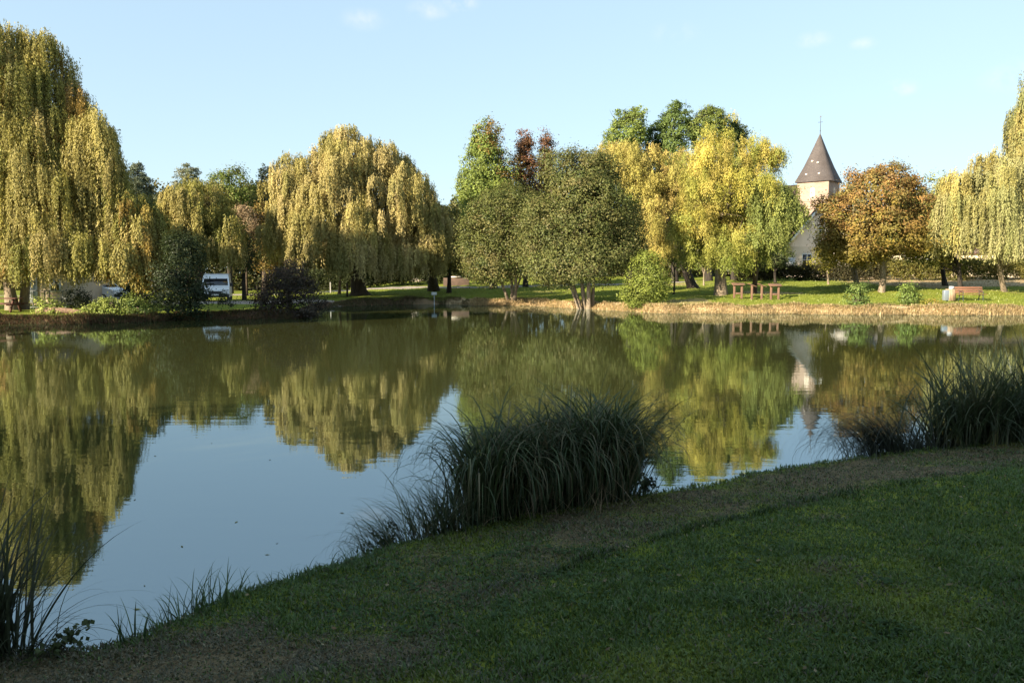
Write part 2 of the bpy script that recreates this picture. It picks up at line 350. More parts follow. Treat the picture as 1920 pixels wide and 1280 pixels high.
def broad_crown(seed, lobes, cols, dens=2.6, cr=.42, per=42, ls=(.10, .18), inner=.35, flat=.75, colfn=None, jit=.20, lump_amp=.16, bil=22):
    """clumps of single leaves through the volume of several ellipsoids"""
    rng = np.random.default_rng(seed); G = Geo(); L_ = np.array(lobes, float); PC = []; DC = []
    for c in L_:
        r = c[3:6]; area = 4*math.pi*((r[0]*r[1])**1.6/3+(r[0]*r[2])**1.6/3+(r[1]*r[2])**1.6/3)**(1/1.6)
        n = int(area*dens); d = unit(rng.normal(0, 1, (n, 3))); rad = np.where(rng.random(n) < inner, rng.uniform(.35, .85, n), rng.uniform(.84, 1.0, n))*lump(d, rng, lump_amp)
        bd = unit(rng.normal(0, 1, (bil, 3))); md = (d@bd.T).max(1); q = np.clip((md-.62)/.36, 0, 1); rad = rad*(.84+.20*q)
        p = c[:3]+d*r*rad[:, None]
        keep = (q > .22) | (rng.random(n) < .45)
        for o in L_:
            if (o == c).all(): continue
            keep &= (np.linalg.norm((p-o[:3])/o[3:6], axis=1) > .72) | (rng.random(n) < .2)
        PC.append(p[keep]); DC.append(d[keep])
    PC = np.concatenate(PC); DC = np.concatenate(DC); n = len(PC)
    cc = palette(rng, cols, n, jit)
    if colfn is not None: cc = colfn(PC, cc, rng)
    m = rng.integers(int(per*.5), int(per*1.4), n); idx = np.repeat(np.arange(n), m); k = len(idx)
    csz = cr*rng.uniform(.6, 1.3, n)
    off = rng.normal(0, 1, (k, 3)); off = off*(csz[idx][:, None]*.5)*np.array((1, 1, flat))
    P = PC[idx]+off; out = unit(DC[idx]+unit(off)*.8)
    nrm = unit(out+np.array((0, 0, .35))+rng.normal(0, .42, (k, 3)))
    tn = unit(np.cross(nrm, rng.normal(0, 1, (k, 3)))); tn = unit(tn+np.array((0, 0, -.35))); wd = unit(np.cross(nrm, tn))
    s = rng.uniform(ls[0], ls[1], k)
    C = cc[idx]*(1+rng.normal(0, .09, (k, 1))).clip(.5, 1.6)
    leaf_quads(G, P, tn, wd, s, s*.62, C); return G, PC
def willow_crown(seed, lobes, cols, dens=1.0, ns=110, Lmax=(1.8, 4.2), spacing=.085, ls=(.12, .20), outw=(.03, .22), curl=.04, bl=1.15, zmin=-.35, colfn=None, inner=.3, jit=.12, lump_amp=.16, droop=1.0):
    """umbrellas of boughs over the surface of ellipsoids, a dense curtain of hanging strands round each; lobe = x,y,z,rx,ry,rz,floor"""
    rng = np.random.default_rng(seed); G = Geo(); A = np.array(lobes, float); BP = []; BH = []; BF = []
    for c in A:
        r = c[3:6]; area = 4*math.pi*((r[0]*r[1])**1.6/3+(r[0]*r[2])**1.6/3+(r[1]*r[2])**1.6/3)**(1/1.6)
        n = int(area*dens*(1-zmin)/2*.62/bl**2)+3; z = rng.uniform(zmin, 1, n*3); th = rng.uniform(0, 2*math.pi, n*3); q = np.sqrt(1-z*z)
        d = np.stack([q*np.cos(th), q*np.sin(th), z], 1)
        ch = [0]
        for _ in range(n-1):      # spread them out: best of a few candidates
            cand = rng.integers(0, len(d), 7); dist = ((d[cand][:, None]-d[ch][None])**2).sum(-1).min(1); ch.append(cand[dist.argmax()])
        d = d[ch]; rad = np.where(rng.random(n) < inner, rng.uniform(.35, .75, n), rng.uniform(.80, .98, n))*lump(d, rng, lump_amp)
        p = c[:3]+d*r*rad[:, None]; keep = np.ones(n, bool)
        for o in A:
            if (o == c).all(): continue
            keep &= (np.linalg.norm((p-o[:3])/o[3:6], axis=1) > .78) | (rng.random(n) < .15)
        BP.append(p[keep]); BH.append(unit(np.stack([d[:, 0], d[:, 1], d[:, 0]*0], 1)+rng.normal(0, .3, (n, 3))*np.array((1, 1, 0)))[keep]); BF.append(np.full(keep.sum(), c[6]))
    BP = np.concatenate(BP); BH = np.concatenate(BH); BF = np.concatenate(BF); n = len(BP)
    bc = palette(rng, cols, n, jit)
    if colfn is not None: bc = colfn(BP, bc, rng)
    bL = rng.uniform(Lmax[0], Lmax[1], n); bR = rng.uniform(.45, 1.35, n)**1.0*bl
    m = np.maximum(8, (ns*rng.uniform(.7, 1.3, n)*(bR/bl)**1.5)).astype(int); si = np.repeat(np.arange(n), m); k = len(si)
    h0 = BH[si]; a0 = np.arctan2(h0[:, 1], h0[:, 0])+np.clip(rng.normal(0, 1.05, k), -2.2, 2.2); nt_ = rng.integers(5, 9); a0 = a0+.18*np.sin(a0*nt_+si*1.7)
    h = np.stack([np.cos(a0), np.sin(a0), 0*a0], 1); rho = rng.random(k)**.45
    lop = .7+.5*np.sin(a0*3+si*2.3)*.5
    O = BP[si]+h*(rho*bR[si]*lop)[:, None]-h0*(bR[si]*.35)[:, None]
    O[:, 2] += bR[si]*.42*(1-rho**2)*droop+rng.normal(0, .16, k)+.14*np.sin(a0*5+si)
    Ls = bL[si]*(rng.uniform(.35, 1.0, k)**.8*np.where(rng.random(k) < .06, 1.35, 1))*(.75+.35*np.sin(a0*4+si*.9)); Ls = np.minimum(Ls, O[:, 2]-BF[si]-rng.uniform(0, 1.4, k)); ok = Ls > .15
    O, Ls, h, si, rho = O[ok], Ls[ok], h[ok], si[ok], rho[ok]; k = len(O); t = np.stack([-h[:, 1], h[:, 0], h[:, 2]], 1)
    a = rng.uniform(outw[0], outw[1], k); sway = rng.normal(0, curl, (k, 2)); ph = rng.uniform(0, 6.28, k); lean = rng.normal(0, .05, (n, 2))[si]
    cnt = np.maximum(2, (Ls/spacing)).astype(int); li = np.repeat(np.arange(k), cnt); K = len(li)
    s = rng.random(K)*Ls[li]
    P = O[li]+h[li]*(a[li]*(1-np.exp(-s/.5)))[:, None]+t[li]*(sway[li, 0]*s+.03*np.sin(s*3+ph[li]))[:, None]
    P[:, 0] += (sway[li, 1]+lean[li, 0])*s; P[:, 1] += lean[li, 1]*s; P[:, 2] -= s
    P += rng.normal(0, .02+curl*.25, (K, 3))
    dn = unit(np.array((0, 0, -1.))+h[li]*.15+rng.normal(0, .30+curl*2, (K, 3))*np.array((1, 1, .5)))
    nr_ = unit(h[li]*1.0+np.array((0, 0, .25))+rng.normal(0, .5, (K, 3))); wd = unit(np.cross(dn, nr_)); sz = rng.uniform(ls[0], ls[1], K)
    C = bc[si[li]]*(1+rng.normal(0, .13, (k, 1))[li]+rng.normal(0, .07, (K, 1))).clip(.5, 1.6)
    leaf_quads(G, P, dn, wd, sz, sz*.34, C); return G, BP
def bez(a, b, bow, n=7, sagz=0):
    a = np.array(a, float); b = np.array(b, float); t = np.linspace(0, 1, n)[:, None]
    m = (a+b)/2+np.array(bow, float); return (1-t)**2*a+2*t*(1-t)*m+t*t*b
def trunk_geo(seed, base, top, r0, r1, limbs, nlimb=14, sub=True, flare=1.6, n=9, stems=None):
    """tapered trunk and limbs that run out to points in the crown"""
    rng = np.random.default_rng(seed); G = Geo(); base = np.array(base, float); top = np.array(top, float)
    stems = stems or [(base, top, r0, r1)]; forks = []
    for b, t, ra, rb in stems:
        b = np.array(b, float); t = np.array(t, float); p = bez(b-(0, 0, .25), t, rng.normal(0, .12, 3)*np.array((1, 1, 0)), 10)
        tt = np.linspace(0, 1, 10); r = ra*(1-tt)+rb*tt; r = r*(1+(flare-1)*np.exp(-tt*9)); G.tube(p, r*(1+rng.normal(0, .04, 10)), n); forks.append((t, rb)); forks.append((p[6], r[6]*.7)); forks.append((p[8], r[8]*.8))
    if len(limbs):
        L2 = np.asarray(limbs); sel = L2[rng.choice(len(L2), min(nlimb, len(L2)), replace=False)]
        for e in sel:
            fp, fr = forks[rng.integers(0, len(forks))]; fp = np.array(fp); e = fp+(e-fp)*.86
            if e[2] < fp[2]-1: e = e.copy(); e[2] = fp[2]+.3
            p = bez(fp, e, (0, 0, .16*np.linalg.norm(e-fp))+rng.normal(0, .2, 3), 8); r = np.linspace(max(fr*.62, .05), .02, 8); G.tube(p, r, 6, cap=False)
            if sub:
                for _ in range(3):
                    q = p[rng.integers(3, 7)]; e2 = q+unit(rng.normal(0, 1, 3)+np.array((0, 0, .5)))*rng.uniform(.6, 1.6); G.tube(bez(q, e2, rng.normal(0, .1, 3), 4), np.linspace(.03, .01, 4), 5, cap=False)
    return G
def plant(name, label, cat, base, crown, trunk=None, bark=None, group=None, lm=None, cname='crown', clabel=None):
    root = empty(name, base, label=label, cat=cat, group=group)
    c = crown.build(cname, lm or M_leaf); setworld(c, root)
    if trunk is not None: t = trunk.build('trunk', bark or M_bark, smooth=True); setworld(t, root)
    return root
def gbase(px, Y):
    p = at(px, 600, Y); return np.array((p[0], Y, float(gz(p[0], Y))))
def lob(px, py, rx, ry, Y, k=.9, floor=None):
    """an ellipsoid whose centre is seen at px,py at distance Y; radii given in photograph pixels"""
    c = at(px, py, Y); m = Y/F; l = [c[0], c[1], c[2], rx*m, rx*m*k, ry*m]
    return l+[floor] if floor is not None else l

G1 = (.155, .16, .03); G2 = (.21, .20, .04); G3 = (.10, .115, .025); GO = (.30, .18, .035)
WCOL = [(.25, .225, .055), (.31, .265, .08), (.19, .185, .045), (.35, .285, .10)]
#--PLANTS--
# big willow on the left edge
def orange_mix(P, c, rng):
    s = (rng.random(len(P)) < .10)[:, None]; return np.where(s, c*np.array((1.15, .86, .8)), c)
Yw = 46; g0 = .5
lobes = [lob(20, 205, 95, 150, Yw, 1, 2.2), lob(-60, 330, 150, 150, Yw, .9, 1.3), lob(105, 330, 105, 130, Yw-.5, .9, 1.9), lob(195, 330, 48, 110, Yw-1, 1, 2.2), lob(60, 450, 120, 95, Yw-1.5, .7, 1.6),
         lob(-190, 420, 130, 150, Yw, .8, 1.3), lob(150, 470, 75, 70, Yw-1.5, .9, 2.0), lob(-130, 190, 120, 140, Yw, 1, 2.2), lob(-270, 330, 130, 170, Yw+1, 1, 1.3), lob(92, 165, 48, 70, Yw, 1, 3), lob(172, 290, 46, 80, Yw, 1, 3), lob(128, 240, 56, 80, Yw+.5, 1, 3), lob(85, 130, 50, 55, Yw, 1, 4), lob(212, 425, 34, 80, Yw-1, 1, 2)]
cr, bp = willow_crown(11, lobes, WCOL, Lmax=(2.0, 4.8), colfn=orange_mix, bl=.92, spacing=.068, ls=(.10, .17), ns=82)
b = gbase(26, 46); b2 = gbase(44, 46.8)
tg = trunk_geo(1, b, (0, 0, 0), .5, .3, bp, 40, stems=[(b, at(-10, 400, 46), .30, .2), (b2, at(70, 330, 46.5), .24, .15)])
plant('willow_tree', 'huge weeping willow at the left edge of the pond with a pale split trunk', 'willow', b, cr, tg, M_barkpale)
# slimmer willow to its right
lobes = [lob(262, 430, 46, 62, 45, 1, 1.5), lob(235, 480, 42, 40, 44, 1, 1.7), lob(285, 500, 26, 45, 44.5, 1, 1.4)]
cr, bp = willow_crown(12, lobes, WCOL+[(.33, .22, .05)], Lmax=(1.4, 3.6), bl=.8)
b = gbase(262, 46); tg = trunk_geo(2, b, at(262, 450, 45.5), .2, .1, bp, 10)
plant('willow_tree', 'slim weeping willow with orange tips between the huge willow and the dark evergreen bush', 'willow', b, cr, tg)
# willow behind the van
lobes = [lob(372, 410, 72, 68, 63, 1, 2.6), lob(320, 420, 34, 50, 62, 1, 3.6), lob(425, 455, 38, 55, 62, 1, 2.6), lob(345, 445, 34, 40, 61, 1, 3.0)]
cr, bp = willow_crown(13, lobes, WCOL, Lmax=(1.6, 4.0), bl=.95, ls=(.13, .23), spacing=.09, ns=80)
b = gbase(372, 63); tg = trunk_geo(3, b, at(372, 450, 63), .38, .22, bp, 16)
plant('willow_tree', 'rounded golden weeping willow rising behind the white van', 'willow', b, cr, tg)
# centre willow
lobes = [lob(650, 335, 92, 88, 68, 1, 3), lob(575, 375, 66, 98, 68, 1, 3), lob(730, 375, 96, 84, 68, .9, 2.6), lob(792, 425, 52, 92, 68.5, 1, 2.6), lob(640, 440, 108, 72, 66, .7, 2.2), lob(548, 430, 52, 62, 67, 1, 3), lob(668, 480, 42, 36, 64.5, 1, 1.6), lob(622, 280, 34, 34, 68, 1, 5), lob(700, 310, 70, 50, 68, 1, 4), lob(806, 480, 30, 44, 67, 1, 2.2), lob(745, 490, 62, 32, 66, .6, 1.8)]
cr, bp = willow_crown(14, lobes, [(.32, .275, .085), (.38, .32, .115), (.25, .225, .07), (.42, .34, .14)], Lmax=(1.5, 4.2), bl=1.0, ls=(.13, .23), spacing=.09, ns=84)
b = gbase(675, 69); b2 = gbase(814, 75)
tg = trunk_geo(4, b, at(672, 430, 68), .62, .4, bp, 34, flare=1.8, stems=[(b, at(660, 440, 68), .62, .36), (b2, at(800, 440, 71), .42, .25)])
plant('willow_tree', 'broad silvery gold weeping willow standing on the sunlit lawn across the pond left of centre', 'willow', b, cr, tg)
# right willow
lobes = [lob(1850, 400, 82, 90, 60, .9, 3.4), lob(1930, 330, 70, 70, 60, 1, 3.4), lob(1800, 395, 40, 78, 60, 1, 3.4), lob(1975, 400, 90, 90, 60, 1, 3.2), lob(1946, 235, 50, 92, 60, 1, 5), lob(1890, 440, 60, 50, 58.5, .8, 3.2)]
cr, bp = willow_crown(15, lobes, [(.27, .265, .10), (.32, .30, .13), (.22, .225, .08), (.33, .28, .09)], Lmax=(3.0, 5.6), bl=.95, curl=.02, spacing=.085, ns=84)
b = gbase(1882, 62); fk = at(1872, 495, 61)
tg = trunk_geo(5, b, fk, .22, .17, bp, 22, flare=1.3)
plant('willow_tree', 'pale green weeping willow cut by the right edge, long straight curtains above a slim trunk', 'willow', b, cr, tg, M_barkpale)

# yellow curly willow in front of the conifers
YC = [(.38, .325, .065), (.33, .305, .06), (.42, .34, .085), (.25, .26, .055)]
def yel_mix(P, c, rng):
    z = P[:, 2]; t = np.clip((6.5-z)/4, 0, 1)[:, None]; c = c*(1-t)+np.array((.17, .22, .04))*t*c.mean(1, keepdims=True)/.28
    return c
lobes = [lob(1335, 330, 75, 85, 58.5, .9, 4), lob(1300, 420, 60, 70, 58, .9, 3.4), lob(1385, 400, 55, 70, 59, 1, 3.6), lob(1345, 465, 70, 45, 57.5, .8, 2.2), lob(1290, 470, 25, 40, 58, 1, 2.6), lob(1422, 285, 42, 26, 59, 1, 8.6), lob(1458, 290, 20, 15, 59, 1, 9.2), lob(1378, 350, 70, 40, 58.5, 1, 5)]
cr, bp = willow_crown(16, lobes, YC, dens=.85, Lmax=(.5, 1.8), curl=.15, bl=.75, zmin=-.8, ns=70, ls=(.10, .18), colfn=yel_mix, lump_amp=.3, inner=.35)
b = gbase(1351, 60); tg = trunk_geo(6, b, at(1345, 400, 60), .42, .26, bp, 34, flare=1.5)
plant('curly_willow_tree', 'bright yellow curly willow with a thick tan trunk beside the four wooden stands', 'willow', b, cr, tg, M_barkpale)
# its greener neighbour on the right
lobes = [lob(1442, 380, 42, 58, 57, 1, 3.5), lob(1480, 395, 30, 42, 57, 1, 5), lob(1440, 440, 38, 40, 56.5, 1, 3.2), lob(1405, 440, 40, 55, 61, 1, 3)]
cr, bp = willow_crown(17, lobes, [(.19, .215, .055), (.23, .245, .065), (.16, .19, .05)], Lmax=(.7, 2.2), curl=.14, bl=.85, zmin=-.6, ns=75)
b = gbase(1412, 62); tg = trunk_geo(7, b, at(1425, 430, 58), .2, .14, bp, 26)
plant('curly_willow_tree', 'greener curly willow with bare pale twigs between the yellow willow and the church', 'willow', b, cr, tg)
lobes = [lob(1185, 330, 75, 60, 70, .8, 5.5), lob(1265, 345, 50, 55, 71, 1, 5), lob(1228, 420, 30, 50, 66, 1, 3.2), lob(1150, 310, 40, 40, 71, 1, 6), lob(1240, 470, 26, 36, 66, 1, 2.8)]
cr, bp = willow_crown(18, lobes, [(.40, .34, .09), (.35, .31, .08), (.38, .29, .09)], Lmax=(.7, 2.2), curl=.14, bl=.95, zmin=-.6, ns=75)
b = gbase(1300, 70); tg = trunk_geo(8, b, at(1260, 420, 70), .42, .25, bp, 24)
plant('curly_willow_tree', 'yellow curly willow standing behind the round waterside trees, its lower left side tan', 'willow', b, cr, tg, M_barkdark)

# round grey green trees on the bank
RG = [(.105, .118, .032), (.13, .135, .038), (.08, .10, .028), (.145, .125, .044)]
lobes = [lob(940, 430, 70, 75, 60, .9), lob(905, 470, 50, 55, 60, 1), lob(985, 440, 42, 62, 60, 1), lob(955, 395, 55, 48, 60.5, 1), lob(930, 490, 60, 38, 59.5, 1)]
cr, bp = broad_crown(21, lobes, RG, dens=5.6, per=62, cr=.6, ls=(.09, .18), lump_amp=.22)
b = gbase(960, 62.2)
st = [(b+(dx, 0, 0), at(px, 480, 61+dy), r, r*.6) for dx, px, dy, r in ((-.25, 925, 0, .12), (0, 950, .6, .14), (.2, 968, -.5, .15), (.05, 990, .3, .10))]
tg = trunk_geo(9, b, None, 0, 0, bp, 26, stems=st, flare=1.2)
plant('round_tree', 'grey green many stemmed tree, smaller left one of two at the far waterside', 'tree', b, cr, tg, M_barkpale)
lobes = [lob(1100, 400, 88, 92, 55, .9), lob(1040, 440, 62, 70, 55, 1), lob(1160, 440, 48, 75, 55.5, 1), lob(1085, 335, 66, 52, 55, 1), lob(1120, 320, 40, 36, 55.5, 1), lob(1090, 480, 80, 48, 54.5, .9), lob(1035, 500, 45, 38, 55, 1), lob(1010, 470, 30, 40, 56, 1)]
cr, bp = broad_crown(22, lobes, [(.105, .118, .033), (.13, .135, .04), (.082, .10, .03), (.155, .138, .05)], dens=5.2, per=62, cr=.65, ls=(.09, .18), lump_amp=.23)
b = gbase(1100, 56.2)
st = [(b+(dx, dy*.3, 0), at(px, 475, 55.5+dy), r, r*.6) for dx, px, dy, r in ((-.35, 1060, 0, .14), (-.1, 1085, .6, .17), (.15, 1105, -.5, .18), (.4, 1116, .3, .14), (-.5, 1048, -.4, .08))]
tg = trunk_geo(10, b, None, 0, 0, bp, 34, stems=st, flare=1.25)
plant('round_tree', 'large rounded olive green tree on a cluster of pale stems, middle of the far waterside', 'tree', b, cr, tg, M_barkpale)
# bright bush at the waterside
lobes = [lob(1210, 528, 40, 42, 52.5, .9), lob(1196, 545, 32, 32, 52.3, 1), lob(1228, 535, 26, 34, 52.5, 1), lob(1215, 498, 24, 26, 52.6, 1)]
cr, bp = broad_crown(23, lobes, [(.17, .20, .035), (.21, .24, .045), (.12, .15, .03)], dens=8, per=40, cr=.4, ls=(.08, .15), lump_amp=.2)
b = gbase(1208, 52.9); st = [(b+(dx, 0, -.2), at(px, 530, 52.6), .04, .02) for dx, px in ((-.2, 1190), (0, 1208), (.2, 1225))]
plant('waterside_bush', 'bright green leafy bush as tall as a person overhanging the far bank near the middle', 'bush', b, cr, trunk_geo(11, b, None, 0, 0, bp, 14, stems=st, sub=False), M_barkdark)
# tulip tree and two reddening trees behind
def cone_lobes(px, top, bot, half, Y, n=5, taper=.35):
    out = []
    for k in range(n):
        t = (k+.5)/n; hw = half*(taper+(1-taper)*min(1, t*1.5)); hh = (bot-top)/n*.85
        out.append(lob(px, top+(bot-top)*t, hw, hh, Y, 1))
    return out
lobes = cone_lobes(912, 243, 470, 56, 78, 5, .42)+[lob(885, 350, 32, 40, 78, 1), lob(940, 330, 30, 40, 78, 1)]
def tul(P, c, rng):
    t = ((P[:, 0]-at(905, 300, 78)[0])/3+(P[:, 2]-11)/5+rng.normal(0, .5, len(P)))[:, None]; return np.where(t > 1.15, np.array((.21, .14, .04))*c.mean(1, keepdims=True)/.14, c)
cr, bp = broad_crown(24, lobes, [(.17, .22, .05), (.20, .24, .05), (.13, .17, .04)], dens=4.2, per=44, cr=.55, ls=(.14, .24), colfn=tul, lump_amp=.15)
b = gbase(925, 70+8); tg = trunk_geo(12, b, at(915, 330, 78), .3, .12, bp, 20)
plant('tulip_tree', 'tall upright yellow green tree with a bronze right side, behind the smaller round tree', 'tree', b, cr, tg, M_barkdark)
for k, (px, top, half, Y, lab) in enumerate([(985, 258, 36, 80, 'dark red autumn tree with a pointed top next to the tall upright yellow green tree'), (1024, 260, 25, 81, 'slender red tipped tree, the rightmost and narrowest of the pointed autumn trees')]):
    lobes = cone_lobes(px, top, 460, half, Y, 5, .4)
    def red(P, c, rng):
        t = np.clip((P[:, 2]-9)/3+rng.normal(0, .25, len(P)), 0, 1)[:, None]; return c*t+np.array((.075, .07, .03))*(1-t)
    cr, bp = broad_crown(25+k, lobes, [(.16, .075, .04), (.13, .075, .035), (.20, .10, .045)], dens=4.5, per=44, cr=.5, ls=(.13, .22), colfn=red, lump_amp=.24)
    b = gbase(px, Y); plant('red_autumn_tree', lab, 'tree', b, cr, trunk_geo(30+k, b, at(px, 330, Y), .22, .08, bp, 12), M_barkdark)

# dawn redwoods behind
def conifer(seed, px, top, Y, half_px, base_py, cols, dens=1.0, leaf=(.12, .24), droop=.25, gap=0, sharp=1.0, thick=.45):
    rng = np.random.default_rng(seed); b = gbase(px, Y); tp = at(px, top, Y); low = at(px, base_py, Y)[2]; Rm = half_px*Y/F; G = Geo(); T = Geo()
    T.tube(bez(b-(0, 0, .2), tp-(0, 0, .3), rng.normal(0, .06, 3), 8), np.linspace(.3, .03, 8), 7)
    Hh = tp[2]-low; nb = int(Hh*Rm*16*dens)+20; PP = []; HH = []; CC = []; q1, q2, q3 = rng.uniform(0, 6.28, 3)
    for q in range(nb):
        t = rng.random()**.75; z = tp[2]-t*Hh
        if rng.random() < gap: continue
        th = rng.uniform(0, 6.283); env = 1+.22*math.sin(th*2+q1+z*.5)+.20*math.sin(z*1.7+q2+th)+.15*math.sin(z*3.3+q3)
        r = (Rm*t**sharp*env+.15)*rng.uniform(.7, 1.1); h = np.array((math.cos(th), math.sin(th), 0)); s = np.array((tp[0], tp[1], z)); e = s+h*r+np.array((0, 0, r*(.35-droop*rng.random()*1.6)))
        m = int((r*26+10)*dens**.5); u = rng.uniform(.25, 1.05, m)**.6; wid = thick*(.3+.3*r**.5)*(1.15-u*.6); p = bez(s, e, (0, 0, .12*r), 12); p = p[np.minimum((u*11).astype(int), 11)]+h*((u*11 % 1)*r/11)[:, None]
        p = p+np.stack([rng.normal(0, 1, m)*wid, rng.normal(0, 1, m)*wid, rng.normal(-.15, .55, m)*wid], 1)*.6; PP.append(p); HH.append(np.repeat(h[None], m, 0)); CC.append(np.repeat(palette(rng, cols, 1, .15), m, 0))
        if q % 5 == 0: T.tube(bez(s, e, (0, 0, .12*r), 4), np.linspace(.05, .012, 4), 4, cap=False)
    P = np.concatenate(PP); h = np.concatenate(HH); C = np.concatenate(CC); k = len(P); nn = unit(h+np.array((0, 0, .5))+rng.normal(0, .5, (k, 3))); d = unit(np.cross(nn, rng.normal(0, 1, (k, 3)))+h*.5+np.array((0, 0, -.2))); wd = unit(np.cross(nn, d)); sz = rng.uniform(leaf[0], leaf[1], k)
    leaf_quads(G, P, d, wd, sz, sz*.45, C*(1+rng.normal(0, .15, (k, 1))).clip(.5, 1.6)); return b, G, T
for k, (px, top, Y, ll, cols, lab) in enumerate([
    (1180, 205, 84, [(1178, 252, 34, 40), (1158, 268, 26, 26), (1194, 232, 17, 28), (1186, 216, 10, 14), (1165, 238, 14, 16)], [(.15, .20, .045), (.19, .23, .05)], 'light green feathery conifer, leftmost of the tall conifers behind the yellow willows'),
    (1232, 235, 87, [(1232, 270, 22, 34), (1224, 254, 12, 14), (1240, 240, 9, 12)], [(.08, .12, .035), (.10, .14, .04)], 'short dark feathery conifer left of the tallest conifer'),
    (1264, 193, 85, [(1266, 252, 27, 46), (1262, 218, 17, 26), (1268, 200, 8, 12), (1280, 238, 14, 22), (1247, 232, 10, 14)], [(.10, .145, .04), (.13, .175, .045)], 'tallest feathery conifer with a narrow ragged tip behind the yellow willows'),
    (1328, 203, 85, [(1328, 246, 34, 42), (1322, 218, 18, 20), (1346, 228, 17, 20), (1304, 240, 16, 24), (1334, 208, 9, 10)], [(.13, .165, .04), (.16, .19, .045)], 'broad green conifer with a rounded tip directly above the yellow willow'),
    (1374, 232, 87, [(1374, 266, 25, 34), (1366, 246, 14, 18), (1388, 256, 14, 18), (1380, 236, 8, 10)], [(.11, .14, .04), (.14, .17, .045)], 'rightmost conifer with a blunt top right above the yellow willow')]):
    lobes = [lob(a_, b_, c_, d_, Y, 1) for a_, b_, c_, d_ in ll]+[lob(px, 330, 34, 60, Y, 1)]
    cr, bp = broad_crown(120+k, lobes, cols, dens=6.0, per=30, cr=.42, ls=(.12, .24), lump_amp=.26, flat=.5)
    b = gbase(px, Y); plant('redwood_tree', lab, 'conifer', b, cr, trunk_geo(130+k, b, at(px, top+25, Y), .3, .05, bp, 14), M_barkdark, group='tall conifers behind the yellow willows')

# orange autumn tree and companions on the right
def orn(P, c, rng):
    x0 = at(1640, 400, 62); t = np.clip((8.0-P[:, 2])/4.5+rng.normal(0, .35, len(P)), 0, 1)[:, None]; q = np.array((.24, .20, .035)); return c*(1-t*.75)+q*t*.75*c.mean(1, keepdims=True)/.16
OC = [(.26, .145, .048), (.22, .118, .042), (.29, .185, .058), (.16, .10, .04), (.19, .165, .05), (.13, .13, .04)]
lobes = [lob(1552, 384, 24, 18, 62, 1), lob(1650, 375, 72, 62, 62, .9), lob(1592, 408, 50, 46, 62, 1), lob(1710, 410, 48, 58, 62.5, 1), lob(1640, 440, 85, 45, 61.5, .9), lob(1600, 455, 55, 38, 61, 1), lob(1665, 345, 50, 38, 62, 1), lob(1580, 445, 26, 32, 62, 1), lob(1612, 358, 32, 32, 62, 1)]
cr, bp = broad_crown(41, lobes, OC, dens=4.2, per=46, cr=.6, ls=(.12, .22), colfn=orn, lump_amp=.22)
b = gbase(1650, 62.5); tg = trunk_geo(13, b, at(1650, 470, 62.5), .24, .18, bp, 34, flare=1.4)
plant('autumn_tree', 'large orange brown autumn tree with a pale trunk on the lawn right of the church', 'tree', b, cr, tg, M_barkpale)
lobes = [lob(1570, 455, 44, 38, 68, 1), lob(1610, 465, 44, 30, 69, 1)]
cr, bp = broad_crown(42, lobes, [(.24, .18, .04), (.20, .19, .04)], dens=3, per=30, cr=.6, ls=(.13, .24))
b = gbase(1605, 71); tg = trunk_geo(14, b, at(1597, 490, 71), .24, .18, bp, 16)
plant('autumn_tree', 'low forked olive and tan tree half hidden behind the large orange tree', 'tree', b, cr, tg, M_barkpale)
lobes = [lob(1550, 478, 30, 26, 73, 1)]
cr, bp = broad_crown(43, lobes, [(.24, .20, .04), (.22, .21, .04)], dens=3.4, per=30, cr=.5, ls=(.12, .22))
b = gbase(1552, 75); plant('young_tree', 'small young tree with thin pale stem before the hedge below the white gable', 'tree', b, cr, trunk_geo(15, b, at(1552, 490, 75), .09, .06, bp, 8), M_barkpale)
lobes = [lob(1745, 400, 50, 62, 74, 1), lob(1725, 450, 55, 35, 70, 1), lob(1765, 440, 35, 50, 72, 1)]
cr, bp = broad_crown(44, lobes, [(.10, .14, .035), (.14, .17, .04), (.17, .17, .04)], dens=2.6, per=32, cr=.65, ls=(.15, .26), lump_amp=.2)
b = gbase(1770, 72); plant('green_tree', 'dark green tree filling the gap between the orange tree and the right willow', 'tree', b, cr, trunk_geo(16, b, at(1760, 440, 72), .2, .12, bp, 18), M_barkdark)
# dark leaning tree under the right willow
lobes = [lob(1770, 478, 40, 22, 63, 1), lob(1735, 470, 40, 20, 64, 1)]
cr, bp = broad_crown(45, lobes, [(.15, .16, .035), (.20, .17, .04)], dens=2.6, per=30, cr=.5, ls=(.11, .2), lump_amp=.25)
b = gbase(1798, 62); plant('dark_stemmed_tree', 'dark forked trunk with low spreading branches just behind the litter bin', 'tree', b, cr, trunk_geo(17, b, at(1796, 490, 62), .2, .15, bp, 14), M_barkdark)
lobes = [lob(1455, 480, 40, 22, 78, 1)]
cr, bp = broad_crown(46, lobes, [(.05, .07, .025), (.07, .08, .03)], dens=2.6, per=30, cr=.5, ls=(.12, .2), lump_amp=.25)
b = gbase(1452, 78); plant('dark_stemmed_tree', 'small dark forked tree in shade before the hedge behind the wooden stands', 'tree', b, cr, trunk_geo(18, b, at(1452, 498, 78), .14, .1, bp, 14), M_barkdark)

